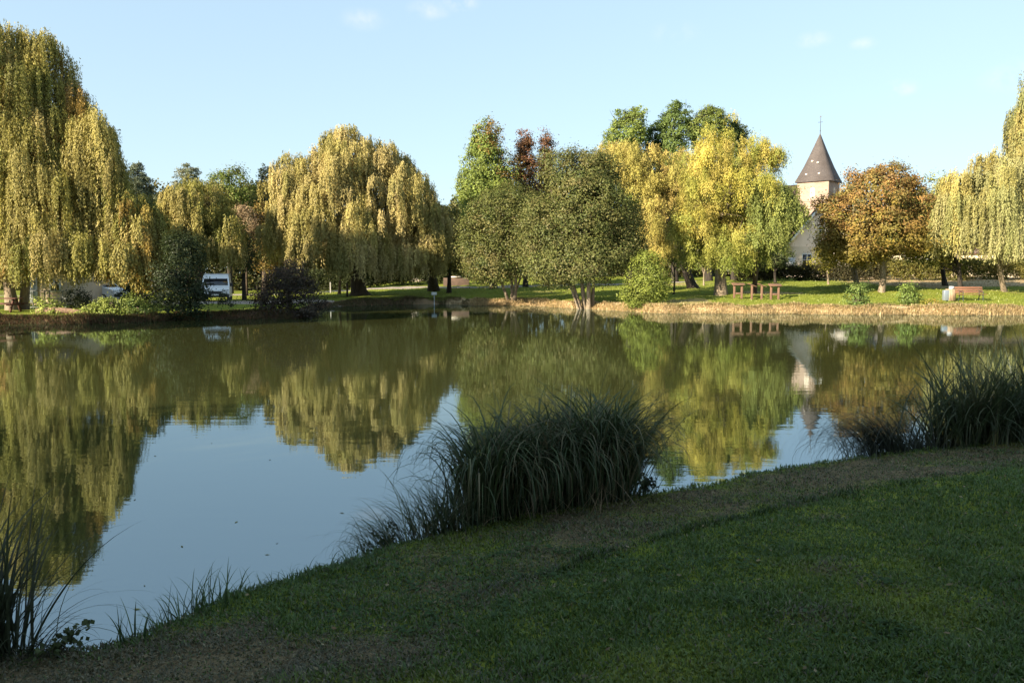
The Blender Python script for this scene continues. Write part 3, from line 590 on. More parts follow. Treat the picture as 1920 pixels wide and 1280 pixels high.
# left background
b, G, T = conifer(70, 258, 304, 92, 34, 400, [(.12, .15, .10), (.15, .17, .11)], dens=1.7, leaf=(.14, .26), sharp=.8, gap=.15, thick=.6)
plant('blue_cedar', 'thin grey blue conifer tip above the slim left willow', 'conifer', b, G, T)
b, G, T = conifer(71, 352, 306, 92, 46, 400, [(.13, .15, .09), (.17, .17, .10)], dens=1.0, leaf=(.14, .28), sharp=.7, gap=.4, thick=.6, droop=.0)
plant('blue_cedar', 'sparse ragged grey green conifer top above the willow behind the van', 'conifer', b, G, T)
b, G, T = conifer(72, 497, 308, 86, 34, 430, [(.045, .06, .04), (.06, .075, .045)], dens=1.2, leaf=(.14, .28), sharp=.8, gap=.1, thick=.6)
plant('dark_fir', 'dark pointed fir peeping out left of the broad centre willow', 'conifer', b, G, T)
lobes = [lob(430, 365, 52, 48, 84, 1), lob(455, 390, 34, 48, 84, 1), lob(405, 375, 30, 36, 84, 1)]
cr, bp = broad_crown(47, lobes, [(.10, .14, .03), (.13, .16, .035), (.17, .16, .05)], dens=3, per=34, cr=.6, ls=(.16, .28), lump_amp=.1)
b = gbase(432, 84); plant('green_tree', 'dome shaped fresh green tree rising behind the willow behind the van', 'tree', b, cr, trunk_geo(19, b, at(432, 380, 84), .3, .18, bp, 14), M_barkdark)
lobes = [lob(463, 425, 30, 34, 76, 1), lob(455, 400, 20, 20, 76, 1)]
cr, bp = broad_crown(48, lobes, [(.27, .19, .11), (.22, .16, .09)], dens=3, per=30, cr=.5, ls=(.13, .24), lump_amp=.2)
b = gbase(463, 76); plant('young_tree', 'pinkish brown autumn tree between the van willow and the broad centre willow', 'tree', b, cr, trunk_geo(20, b, at(463, 440, 76), .14, .09, bp, 10), M_bark)
lobes = [lob(500, 425, 36, 52, 78, 1), lob(490, 470, 38, 40, 76, 1), lob(520, 450, 30, 40, 76, 1)]
cr, bp = broad_crown(49, lobes, [(.15, .12, .035), (.11, .12, .035), (.19, .12, .035)], dens=2.8, per=32, cr=.6, ls=(.15, .26), lump_amp=.2)
b = gbase(498, 77); plant('autumn_tree', 'mottled brown and green tree behind the left side of the broad centre willow', 'tree', b, cr, trunk_geo(21, b, at(498, 440, 77), .2, .12, bp, 12), M_barkdark)
lobes = [lob(462, 480, 22, 40, 64, 1), lob(455, 455, 16, 24, 64, 1)]
cr, bp = broad_crown(50, lobes, [(.04, .055, .025), (.055, .07, .03)], dens=4, per=34, cr=.5, ls=(.10, .18))
b = gbase(460, 64); plant('dark_stemmed_tree', 'narrow dark green tree on a straight dark trunk to the right of the white van', 'tree', b, cr, trunk_geo(22, b, at(460, 480, 64), .17, .12, bp, 10), M_barkdark)
lobes = [lob(845, 440, 32, 50, 74, 1), lob(830, 410, 22, 34, 74, 1), lob(860, 480, 30, 34, 72, 1)]
cr, bp = broad_crown(51, lobes, [(.06, .075, .025), (.09, .09, .03), (.26, .20, .03)], dens=3, per=32, cr=.55, ls=(.14, .24), lump_amp=.2, jit=.25)
b = gbase(842, 73); plant('green_tree', 'dark green tree with yellow sprays in the gap right of the broad centre willow', 'tree', b, cr, trunk_geo(23, b, at(842, 440, 73), .2, .12, bp, 12), M_barkdark)

# bushes by the water
lobes = [lob(340, 520, 46, 62, 43, .8), lob(350, 470, 30, 30, 43.2, 1), lob(320, 550, 30, 48, 42.5, 1), lob(365, 560, 30, 36, 42.6, 1), lob(333, 470, 22, 34, 43, 1)]
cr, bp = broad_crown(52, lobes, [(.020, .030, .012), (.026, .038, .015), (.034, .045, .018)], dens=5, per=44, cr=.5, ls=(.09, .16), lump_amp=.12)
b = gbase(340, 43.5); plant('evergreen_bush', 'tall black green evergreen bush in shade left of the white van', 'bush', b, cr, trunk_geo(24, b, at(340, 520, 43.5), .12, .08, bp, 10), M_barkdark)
lobes = [lob(540, 552, 60, 42, 45, .6), lob(505, 562, 38, 36, 44.8, .8), lob(580, 565, 34, 34, 45, .8), lob(545, 520, 42, 26, 45.2, 1), lob(540, 580, 62, 20, 44.6, .5)]
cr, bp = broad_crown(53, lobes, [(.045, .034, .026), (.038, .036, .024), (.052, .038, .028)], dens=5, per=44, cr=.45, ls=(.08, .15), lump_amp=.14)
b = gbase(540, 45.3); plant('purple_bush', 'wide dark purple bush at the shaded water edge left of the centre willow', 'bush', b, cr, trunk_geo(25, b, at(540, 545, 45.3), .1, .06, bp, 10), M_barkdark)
lobes = [lob(420, 556, 12, 12, 44.5, 1), lob(428, 565, 14, 12, 44.3, 1)]
cr, bp = broad_crown(54, lobes, [(.04, .05, .028), (.05, .06, .03)], dens=8, per=22, cr=.3, ls=(.07, .12))
b = gbase(424, 44.8); plant('low_bush', 'small dark bush in front of the right corner of the white van', 'bush', b, cr)
BL = [(.22, .26, .06), (.28, .31, .07), (.17, .21, .045)]
for k, (ls_, Yb, cols, lab, nm) in enumerate([
    ([(92, 578, 27, 18), (108, 588, 18, 14), (78, 590, 20, 12)], 42.2, BL, 'bright leafy bush on the left bank in front of the metal railing', 'waterside_bush'),
    ([(160, 586, 18, 12), (174, 584, 15, 11)], 41.9, BL, 'small leafy bush, the lowest of those on the left bank', 'waterside_bush'),
    ([(200, 574, 20, 15), (212, 586, 24, 13)], 42, BL, 'green bush on the left bank below the white camper van', 'waterside_bush'),
    ([(250, 574, 30, 20), (268, 588, 26, 13)], 42.2, [(.10, .14, .035), (.15, .18, .04)], 'dull green straggly bush on the left bank next to the black evergreen bush', 'waterside_bush'),
    ([(1608, 560, 22, 20), (1612, 540, 16, 16), (1615, 582, 26, 12)], 49.6, [(.10, .15, .04), (.14, .18, .045)], 'dark leafed shoots on the far bank below the orange tree', 'waterside_bush'),
    ([(1706, 560, 20, 20), (1700, 545, 12, 14), (1712, 578, 22, 12)], 49.6, [(.12, .17, .04), (.16, .21, .045)], 'upright green bush on the far bank left of the litter bin', 'waterside_bush'),
    ([(1752, 575, 22, 12), (1735, 575, 16, 12)], 49.4, [(.22, .22, .035), (.24, .18, .04)], 'low yellowing bush on the far bank just below the litter bin', 'waterside_bush')]):
    lobes = [lob(*q, Yb, .9) for q in ls_]
    cr, bp = broad_crown(80+k, lobes, cols, dens=13, per=24, cr=.30, ls=(.08, .15), lump_amp=.25)
    b = gbase(ls_[0][0], Yb+.4); st = [(b+(dx, 0, -.25), lobes[0][:3]+np.array((dx*1.5, 0, 0)), .025, .012) for dx in (-.25, 0, .25)]
    plant(nm, lab, 'bush', b, cr, trunk_geo(90+k, b, None, 0, 0, bp, 14, stems=st, sub=False), M_bark, group='bushes on the banks')

lobes = [lob(140, 562, 26, 20, 48, .9), lob(160, 570, 18, 14, 47.6, 1)]
cr, bp = broad_crown(56, lobes, [(.035, .045, .022), (.045, .055, .025)], dens=7, per=30, cr=.35, ls=(.08, .14))
b = gbase(145, 48); plant('dark_shrub', 'low dark shrub between the metal railing and the white camper van', 'bush', b, cr)
lobes = [lob(262, 548, 34, 30, 50.5, .9), lob(238, 560, 22, 18, 50.2, 1), lob(290, 545, 24, 34, 50.6, 1)]
cr, bp = broad_crown(57, lobes, [(.03, .04, .018), (.04, .05, .02)], dens=5, per=34, cr=.45, ls=(.09, .15))
b = gbase(265, 50.6); plant('dark_shrub', 'wide dark shrub between the white camper van and the black evergreen bush', 'bush', b, cr)
# hedges
def hedge(seed, x0, x1, Y0, Y1, h, cols, label, thick=1.2, per=26):
    rng = np.random.default_rng(seed); a = gbase(x0, Y0); b = gbase(x1, Y1); Ln = np.linalg.norm(b-a); n = int(Ln*h*60); G = Geo()
    t = rng.random(n); dpt = rng.uniform(-.5, .5, n)*thick; P = a+(b-a)*t[:, None]; dirv = unit((b-a)*np.array((1, 1, 0))); nv = np.array((-dirv[1], dirv[0], 0)); P = P+nv*dpt[:, None]; top = h*(1+.10*(vnoise(t*Ln, 0*t, .7, seed)-.5))
    P[:, 2] = gz(P[:, 0], P[:, 1])+top*rng.random(n)**.6
    cc = palette(rng, cols, n, .2); idx = np.repeat(np.arange(n), per); k = len(idx); p = P[idx]+rng.normal(0, .16, (k, 3)); nr_ = unit(rng.normal(0, .7, (k, 3))+np.array((0, 0, .4))); tn = unit(np.cross(nr_, rng.normal(0, 1, (k, 3)))); s = rng.uniform(.10, .19, k)
    leaf_quads(G, p, tn, unit(np.cross(nr_, tn)), s, s*.6, cc[idx]*(1+rng.normal(0, .15, (k, 1))).clip(.5, 1.6))
    o = G.build('hedge', M_leaf); tag(o, label, 'hedge')
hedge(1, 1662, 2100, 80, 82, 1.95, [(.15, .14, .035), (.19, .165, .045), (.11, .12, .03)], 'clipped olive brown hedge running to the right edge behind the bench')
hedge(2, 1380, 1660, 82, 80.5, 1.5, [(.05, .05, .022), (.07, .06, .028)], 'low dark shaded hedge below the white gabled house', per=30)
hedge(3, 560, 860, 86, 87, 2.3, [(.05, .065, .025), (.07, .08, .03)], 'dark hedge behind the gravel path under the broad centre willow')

# far woodland that closes the view between the park trees
def woods(seed, spans, cols):
    rng = np.random.default_rng(seed); G = Geo(); PC = []; R_ = []
    for x0, x1, y_top, Yd in spans:
        n = int((x1-x0)/9); pxs = rng.uniform(x0, x1, n)
        for px in pxs:
            c = at(px, y_top+rng.uniform(-6, 40), Yd+rng.uniform(-4, 6)); PC.append(c); R_.append(rng.uniform(2.2, 3.8))
    for c, r in zip(PC, R_):
        gzc = float(gz(c[0], c[1])); n = 150; d = unit(rng.normal(0, 1, (n, 3))); P = c+d*r*rng.uniform(.7, 1, (n, 1)); m = 90
        low = np.stack([c[0]+rng.normal(0, r*.7, m), c[1]+rng.normal(0, r*.5, m), rng.uniform(gzc, max(c[2], gzc+1), m)], 1); P = np.concatenate([P, low]); n = len(P)
        cc = palette(rng, cols, 1, .2); idx = np.repeat(np.arange(n), 9); k = len(idx); p = P[idx]+rng.normal(0, .35, (k, 3)); nr_ = unit(rng.normal(0, .7, (k, 3))+np.array((-.3, -.5, .4))); tn = unit(np.cross(nr_, rng.normal(0, 1, (k, 3)))); s = rng.uniform(.3, .55, k)
        leaf_quads(G, p, tn, unit(np.cross(nr_, tn)), s, s*.7, cc*(1+rng.normal(0, .2, (k, 1))).clip(.5, 1.6))
    o = G.build('distant_woodland', M_leaf); tag(o, 'dark mass of distant trees closing the gaps behind the park', 'woodland', kind='stuff')
woods(7, [(-300, 340, 400, 105), (230, 560, 395, 104), (560, 840, 440, 105), (860, 1250, 400, 108), (1250, 1470, 400, 104), (1690, 2200, 400, 112), (840, 900, 470, 100)], [(.06, .07, .025), (.08, .085, .03), (.10, .09, .03), (.05, .06, .03)])

# saplings and posts on the lawns
M_wood = mat('weathered_wood', (.20, .115, .075), .85, (6, (.12, .07, .045), .2), (20, .3, .01), stretch=(6, 6, 1))
M_darkwood = mat('dark_post_wood', (.05, .035, .03), .85, (6, (.03, .022, .02), .2))
def post(px, Y, h, w_, m, name, label, cat='post', cap=False):
    b = gbase(px, Y); g = Geo(); g.tube([b-(0, 0, .2), b+(0, 0, h*.5), b+(0, 0, h)], [w_, w_*.95, w_*.9], 8); o = g.build(name, m)
    return tag(o, label, cat)
post(652, 67, 1.15, .09, M_darkwood, 'wooden_post', 'dark wooden post on the lawn left of the centre willow trunk')
post(621, 76, 1.1, .07, mat('grey_post', (.3, .29, .27), .8), 'wooden_post', 'thin pale post beside the path left of the centre willow')
for px, Y, top, label, bk in [(637, 73, 503, 'short reddish sapling trunk on the lawn left of the centre willow', M_wood), (1319, 76, 505, 'pale sapling stem behind the yellow willow trunk', M_barkpale), (1262, 62, 500, 'thin dark staked sapling right of the bright waterside bush', M_barkdark)]:
    b = gbase(px, Y); tp = at(px+2, top, Y)
    cr, bp = broad_crown(int(px), [lob(px+2, top-14, 13, 14, Y, 1)], [(.09, .11, .03), (.13, .13, .035)], dens=4, per=18, cr=.35, ls=(.09, .16), lump_amp=.25)
    plant('sapling', label, 'young tree', b, cr, trunk_geo(int(px), b, tp, .09 if px != 637 else .15, .05, bp, 5, sub=False), bk)
SHADE = [(-21, -5, 1), (-16.5, -4.4, 1.05), (-12, -5.2, 1), (-7.5, -4.6, 1), (-3, -5.4, 1.05), (1.5, -4.8, .95), (-24, -10, 1.15), (-17, -10.5, 1.1), (-9, -11, 1.15), (-26, -3.5, 1)]
# ------------------------------------------------------------------ buildings
def brickmat(name, c1, c2, mortar, sx, rough=.9):
    m = bpy.data.materials.new(name); m.use_nodes = True; n = m.node_tree.nodes; l = m.node_tree.links; b = n['Principled BSDF']; b.inputs['Roughness'].default_value = rough; b.inputs['Specular IOR Level'].default_value = .15
    g = n.new('ShaderNodeTexCoord'); br = n.new('ShaderNodeTexBrick'); br.inputs['Scale'].default_value = sx; br.inputs['Color1'].default_value = (*c1, 1); br.inputs['Color2'].default_value = (*c2, 1); br.inputs['Mortar'].default_value = (*mortar, 1)
    sx_ = n.new('ShaderNodeSeparateXYZ'); l.new(g.outputs['Object'], sx_.inputs[0]); ad = n.new('ShaderNodeMath'); l.new(sx_.outputs[0], ad.inputs[0]); l.new(sx_.outputs[1], ad.inputs[1]); cb = n.new('ShaderNodeCombineXYZ'); l.new(ad.outputs[0], cb.inputs[0]); l.new(sx_.outputs[2], cb.inputs[1]); l.new(cb.outputs[0], br.inputs['Vector'])
    x = n.new('ShaderNodeTexNoise'); x.inputs['Scale'].default_value = .6; x.inputs['Detail'].default_value = 7; l.new(g.outputs['Object'], x.inputs['Vector']); k = n.new('ShaderNodeMix'); k.data_type = 'RGBA'; k.blend_type = 'MULTIPLY'
    r = n.new('ShaderNodeMapRange'); r.inputs[1].default_value = .3; r.inputs[2].default_value = .7; r.inputs[3].default_value = .15; r.inputs[4].default_value = .6; l.new(x.outputs['Fac'], r.inputs[0]); l.new(r.outputs[0], k.inputs[0]); l.new(br.outputs[0], k.inputs[6]); k.inputs[7].default_value = (.6, .55, .5, 1); l.new(k.outputs[2], b.inputs['Base Color']); return m
M_stone = brickmat('tower_stone', (.36, .265, .21), (.27, .20, .16), (.40, .32, .26), 1.1)
M_slate = brickmat('slate', (.12, .105, .10), (.09, .08, .08), (.05, .045, .045), 2.2, .8)
M_tile = brickmat('dull_tiles', (.16, .11, .09), (.12, .09, .08), (.07, .05, .05), 3.5, .8)
M_plaster = mat('white_plaster', (.74, .64, .54), .9, (1.2, (.62, .53, .44), .25))
M_cream = mat('cream_plaster', (.70, .60, .42), .9, (1.2, (.58, .49, .34), .25))
M_shutter = mat('grey_shutter', (.38, .40, .42), .6)
M_winglass = mat('window_glass', (.02, .022, .028), .08, spec=.8)
M_iron = mat('dark_iron', (.03, .028, .027), .5, spec=.4)
M_frame = mat('painted_frame', (.7, .68, .62), .5)

def church():
    Yc = 140; c = at(1535, 340, Yc); rz = -math.radians(41)        # front turned toward the pond's left shore
    gzc = float(gz(c[0], Yc)); ztop = at(1525, 342, Yc)[2]; apex = at(1535, 250, Yc)[2]; h = ztop-gzc; a = 2.72
    root = empty('church', (c[0], Yc, gzc), rz, label='stone church tower with flared slate spire and thin cross, rising behind the trees', cat='church')
    g = Geo(); g.box((0, 0, h/2), (2*a, 2*a, h)); g.box((0, 0, h-3.4), (2*a+.16, 2*a+.16, .18)); g.build('wall', M_stone, root, bevel=.03)
    g = Geo(); e = a+.32; hh = apex-ztop
    def ring(z, cr_, mr_):  # corner radius, mid radius
        P = []
        for k in range(4):
            t = math.pi/4+k*math.pi/2; P.append((cr_*math.cos(t), cr_*math.sin(t), z)); t += math.pi/4; P.append((mr_*math.cos(t), mr_*math.sin(t), z))
        return P
    rings = [ring(h-.12, e*1.414, e), ring(h+.02, e*1.414, e), ring(h+hh*.12, e*1.414*.86, e*.865), ring(h+hh*.30, e*1.414*.655, e*.675), ring(h+hh*.62, e*1.414*.345, e*.365), ring(h+hh*.985, .07, .07), ring(h+hh, .03, .03)]
    V = [p for r in rings for p in r]; f = [(k*8+j, k*8+(j+1) % 8, (k+1)*8+(j+1) % 8, (k+1)*8+j) for k in range(len(rings)-1) for j in range(8)]
    g.add(V, f); g.add(rings[0], [list(range(8))[::-1]]); sp = g.build('spire', M_slate, root)
    for sx_, zf, q in ((-1.25, .13, .9), (.95, .13, .9), (-.55, .40, .45), (.45, .36, .5)):   # small roof vents of the spire
        g = Geo(); yy = -e*(.93-.9*zf); z = h+hh*zf
        g.add([(sx_-.22, yy-.25, z), (sx_+.22, yy-.25, z), (sx_+.22, yy-.25, z+.28), (sx_, yy-.25, z+.55), (sx_-.22, yy-.25, z+.28), (sx_-.22, yy+.6, z), (sx_+.22, yy+.6, z), (sx_+.22, yy+.6, z+.28), (sx_, yy+.6, z+.55), (sx_-.22, yy+.6, z+.28)],
              [(0, 1, 2, 7), (1, 6, 7, 2)]) if False else None
        g.box((sx_, yy+.1, z+.15), (.30, .6, .22), top=.9); g.build('roof_vent', M_plaster, sp)
    for s in (0, 1):
        M4 = Matrix.Rotation(s*math.pi/2, 4, 'Z'); g = Geo(); zz = h-3.0
        pts = [(-.42, zz), (.42, zz), (.42, zz+1.5), (.3, zz+1.78), (0, zz+1.95), (-.3, zz+1.78), (-.42, zz+1.5)]
        P = [M4 @ Vector((x, -a-.03, z)) for x, z in pts]; Q = [M4 @ Vector((x, -a+.1, z)) for x, z in pts]; n = len(pts)
        g.add(P+Q, [tuple(range(n))]); g.add(P+Q, [(k, (k+1) % n, n+(k+1) % n, n+k) for k in range(n)]); lv = g.build('louvre', mat('louvre_wood', (.62, .54, .44), .9), root)
        g = Geo()
        for k in range(6): g.box((0, -a-.06, zz+.2+k*.24), (.8, .06, .05), M=M4)
        g.build('slats', mat('slat', (.4, .34, .28), .9), lv)
    g = Geo(); ct = at(1535, 220, Yc)[2]-gzc
    g.tube([(0, 0, h+hh-.1), (0, 0, ct)], [.055, .03], 6); g.tube([(-.42, .0, ct-.85), (.42, 0, ct-.85)], .035, 5); g.revolve([(.001, -.14), (.12, 0), (.001, .14)], (0, 0, h+hh+.4), 10)
    g.add([(-.25, 0, ct-.02), (.1, .01, ct+.05), (.3, 0, ct+.25), (.05, 0, ct+.14), (-.12, 0, ct+.3), (-.1, -.01, ct+.1)], [(0, 1, 2, 3, 4, 5)])
    g.build('cross', M_iron, root)
    # nave, lower, running away to the left of the tower
    g = Geo(); w_ = 4.1; L0, L1 = -a-14, -a-.02; zr = at(1490, 346, Yc)[2]-gzc; ze = zr-4.6; y0 = -1.5
    g.add([(L0, y0-w_, 0), (L1, y0-w_, 0), (L1, y0+w_, 0), (L0, y0+w_, 0), (L0, y0-w_, ze), (L1, y0-w_, ze), (L1, y0+w_, ze), (L0, y0+w_, ze)], [(0, 1, 5, 4), (1, 2, 6, 5), (2, 3, 7, 6), (3, 0, 4, 7)])
    g.add([(L0, y0-w_, ze), (L0, y0+w_, ze), (L0, y0, zr), (L1, y0-w_, ze), (L1, y0+w_, ze), (L1, y0, zr)], [(0, 1, 2), (3, 5, 4)]); g.build('nave_wall', M_stone, root)
    g = Geo(); o_ = .35; g.add([(L0-.3, y0-w_-o_, ze-.3), (L1+.0, y0-w_-o_, ze-.3), (L1, y0, zr+.08), (L0-.3, y0, zr+.08), (L0-.3, y0+w_+o_, ze-.3), (L1, y0+w_+o_, ze-.3),
        (L0-.3, y0-w_-o_, ze-.5), (L1, y0-w_-o_, ze-.5), (L1, y0, zr-.12), (L0-.3, y0, zr-.12), (L0-.3, y0+w_+o_, ze-.5), (L1, y0+w_+o_, ze-.5)],
        [(0, 1, 2, 3), (3, 2, 5, 4), (6, 9, 8, 7), (9, 10, 11, 8), (0, 6, 7, 1), (4, 5, 11, 10), (0, 3, 9, 6), (3, 4, 10, 9), (1, 7, 8, 2), (2, 8, 11, 5)]); g.build('nave_roof', M_tile, root)
church()

def house(x0, x1, Y, eave_py, ridge_py, depth, label, wallm, roofm, gable_front=False, openings=(), name='house', rz=0, chimney=None, foot=None):
    """openings: (px centre, py top, py bottom, width px, 'window'|'door'|'shutter')"""
    A = at(x0, eave_py, Y); B = at(x1, eave_py, Y); g0 = float(gz((A[0]+B[0])/2, Y))-.15; ze = A[2]-g0; zr = at((x0+x1)/2, ridge_py, Y)[2]-g0; w_ = (B[0]-A[0])/2; cx = (A[0]+B[0])/2
    root = empty(name, (cx, Y, g0), rz, label=label, cat='house')
    g = Geo(); g.add([(-w_, 0, 0), (w_, 0, 0), (w_, depth, 0), (-w_, depth, 0), (-w_, 0, ze), (w_, 0, ze), (w_, depth, ze), (-w_, depth, ze)], [(0, 1, 5, 4), (1, 2, 6, 5), (2, 3, 7, 6), (3, 0, 4, 7)])
    if gable_front: g.add([(-w_, 0, ze), (w_, 0, ze), (0, 0, zr), (-w_, depth, ze), (w_, depth, ze), (0, depth, zr)], [(0, 1, 2), (3, 5, 4)])
    else: g.add([(-w_, 0, ze), (-w_, depth, ze), (-w_, depth/2, zr), (w_, 0, ze), (w_, depth, ze), (w_, depth/2, zr)], [(0, 2, 1), (3, 4, 5)])
    g.build('wall', wallm, root)
    o_, t = .35, .16; g = Geo()
    def slab(p): 
        q = [(x, y, z-t) for x, y, z in p]; g.add(list(p)+q, [(0, 1, 2, 3), (7, 6, 5, 4), (0, 4, 5, 1), (1, 5, 6, 2), (2, 6, 7, 3), (3, 7, 4, 0)])
    if gable_front:
        s = (zr-ze)/w_; zl = ze-o_*s
        slab([(-w_-o_, -o_, zl+t), (0, -o_, zr+t), (0, depth+o_, zr+t), (-w_-o_, depth+o_, zl+t)]); slab([(0.002, -o_, zr+t), (w_+o_, -o_, zl+t), (w_+o_, depth+o_, zl+t), (0.002, depth+o_, zr+t)])
    else:
        s = (zr-ze)/(depth/2); zl = ze-o_*s
        slab([(-w_-o_, -o_, zl+t), (w_+o_, -o_, zl+t), (w_+o_, depth/2, zr+t), (-w_-o_, depth/2, zr+t)]); slab([(-w_-o_, depth/2+.002, zr+t), (w_+o_, depth/2+.002, zr+t), (w_+o_, depth+o_, zl+t), (-w_-o_, depth+o_, zl+t)])
    rf = g.build('roof', roofm, root)
    if gable_front:
        for sg_ in (-1, 1):
            g = Geo(); P = [(sg_*(w_+o_), zl+t+.03), (0, zr+t+.03), (0, zr+t-.42), (sg_*(w_+o_), zl+t-.42)]
            g.add([(x, -o_-.06, z) for x, z in P]+[(x, -o_-.004, z) for x, z in P], [(0, 1, 2, 3), (7, 6, 5, 4), (0, 4, 5, 1), (1, 5, 6, 2), (2, 6, 7, 3), (3, 7, 4, 0)]); g.build('bargeboard', M_frame, rf)
    if chimney: 
        g = Geo(); g.box((chimney*w_, depth/2, zr+.4), (.7, .6, 1.2)); g.box((chimney*w_, depth/2, zr+1.04), (.82, .72, .1)); g.build('chimney', M_tile, rf)
    for px, pt, pb, pw, kind in openings:
        T = at(px, pt, Y); Bm = at(px, pb, Y); x = T[0]-cx; zt = T[2]-g0; zb = max(Bm[2]-g0, .05); ww = pw*Y/F
        g = Geo(); g.box((x, -.05, (zt+zb)/2), (ww+.16, .14, zt-zb+.16)); o = g.build('door' if kind == 'door' else 'window', M_frame, root)
        g = Geo(); g.box((x, -.10, (zt+zb)/2), (ww, .08, zt-zb)); g.build('pane' if kind == 'window' else 'panel', M_winglass if kind == 'window' else M_shutter, o)
        if kind == 'window':
            g = Geo(); g.box((x, -.16, (zt+zb)/2), (.06, .05, zt-zb)); g.box((x, -.16, (zt+zb)/2+.1), (ww, .045, .05)); g.build('bars', M_frame, o)
    return root
house(1478, 1606, 96, 462, 380, 11, 'white house with steep front gable half hidden between green willow and orange tree', M_plaster, M_slate, True, [(1515, 477, 501, 15, 'window'), (1560, 477, 500, 13, 'window'), (1541, 425, 440, 9, 'window'), (1488, 484, 512, 9, 'door')], rz=R(-16))
house(1625, 1785, 102, 470, 446, 9, 'long low cream house with pale shutters behind the olive hedge, left of the right willow', M_cream, M_slate, False, [(1701, 477, 493, 9, 'window'), (1716, 478, 496, 8, 'shutter'), (1740, 478, 492, 9, 'shutter'), (1660, 478, 494, 10, 'window')])
house(1802, 2080, 100, 474, 452, 9, 'long low cream house behind the trunk of the right willow', M_cream, M_tile, False, [(1868, 478, 494, 12, 'door'), (1960, 478, 494, 12, 'window')])
house(815, 895, 116, 412, 386, 10, 'distant house with a grey roof in the gap right of the broad centre willow', M_cream, M_slate, False, [(850, 425, 445, 12, 'window')], chimney=.6)
house(770, 800, 92, 506, 492, 4, 'little white outbuilding behind the broad centre willow', M_plaster, M_tile, False, [(785, 512, 522, 6, 'window')])
house(38, 132, 55, 506, 476, 5, 'cream walled hut behind the metal railing under the huge left willow', mat('hut_wall', (.66, .52, .36), .9, (1.5, (.52, .40, .28), .25)), M_tile, False, [(60, 520, 566, 14, 'door'), (104, 525, 545, 16, 'window')])
# low walls behind the gap
a = gbase(832, 84); b = gbase(880, 84); g = Geo(); g.box(((a[0]+b[0])/2, 84, a[2]+.42), (b[0]-a[0], .4, .95)); root = empty('garden_wall', a, label='low dark brown wall with a white slab on top, right of the centre willow', cat='wall')
setworld(g.build('wall', mat('brown_wall', (.12, .08, .06), .9, (2, (.07, .05, .04), .2), (8, .6, .03)), bevel=.02), root)
g = Geo(); c = at(853, 524, 83.9); g.box((c[0], 84, a[2]+.99), (1.3, .6, .14)); setworld(g.build('coping_slab', M_plaster), root)
c = gbase(846, 87); root = empty('notice_board', c, label='red board on two posts above the low brown wall', cat='sign')
g = Geo(); g.box((c[0], 87, c[2]+1.75), (.85, .06, .62)); setworld(g.build('board', mat('red_paint', (.42, .06, .04), .6)), root)
for s in (-.36, .36): g = Geo(); g.tube([(c[0]+s, 87.05, c[2]-.1), (c[0]+s, 87.05, c[2]+2.05)], .035, 6); setworld(g.build('post', M_darkwood), root)

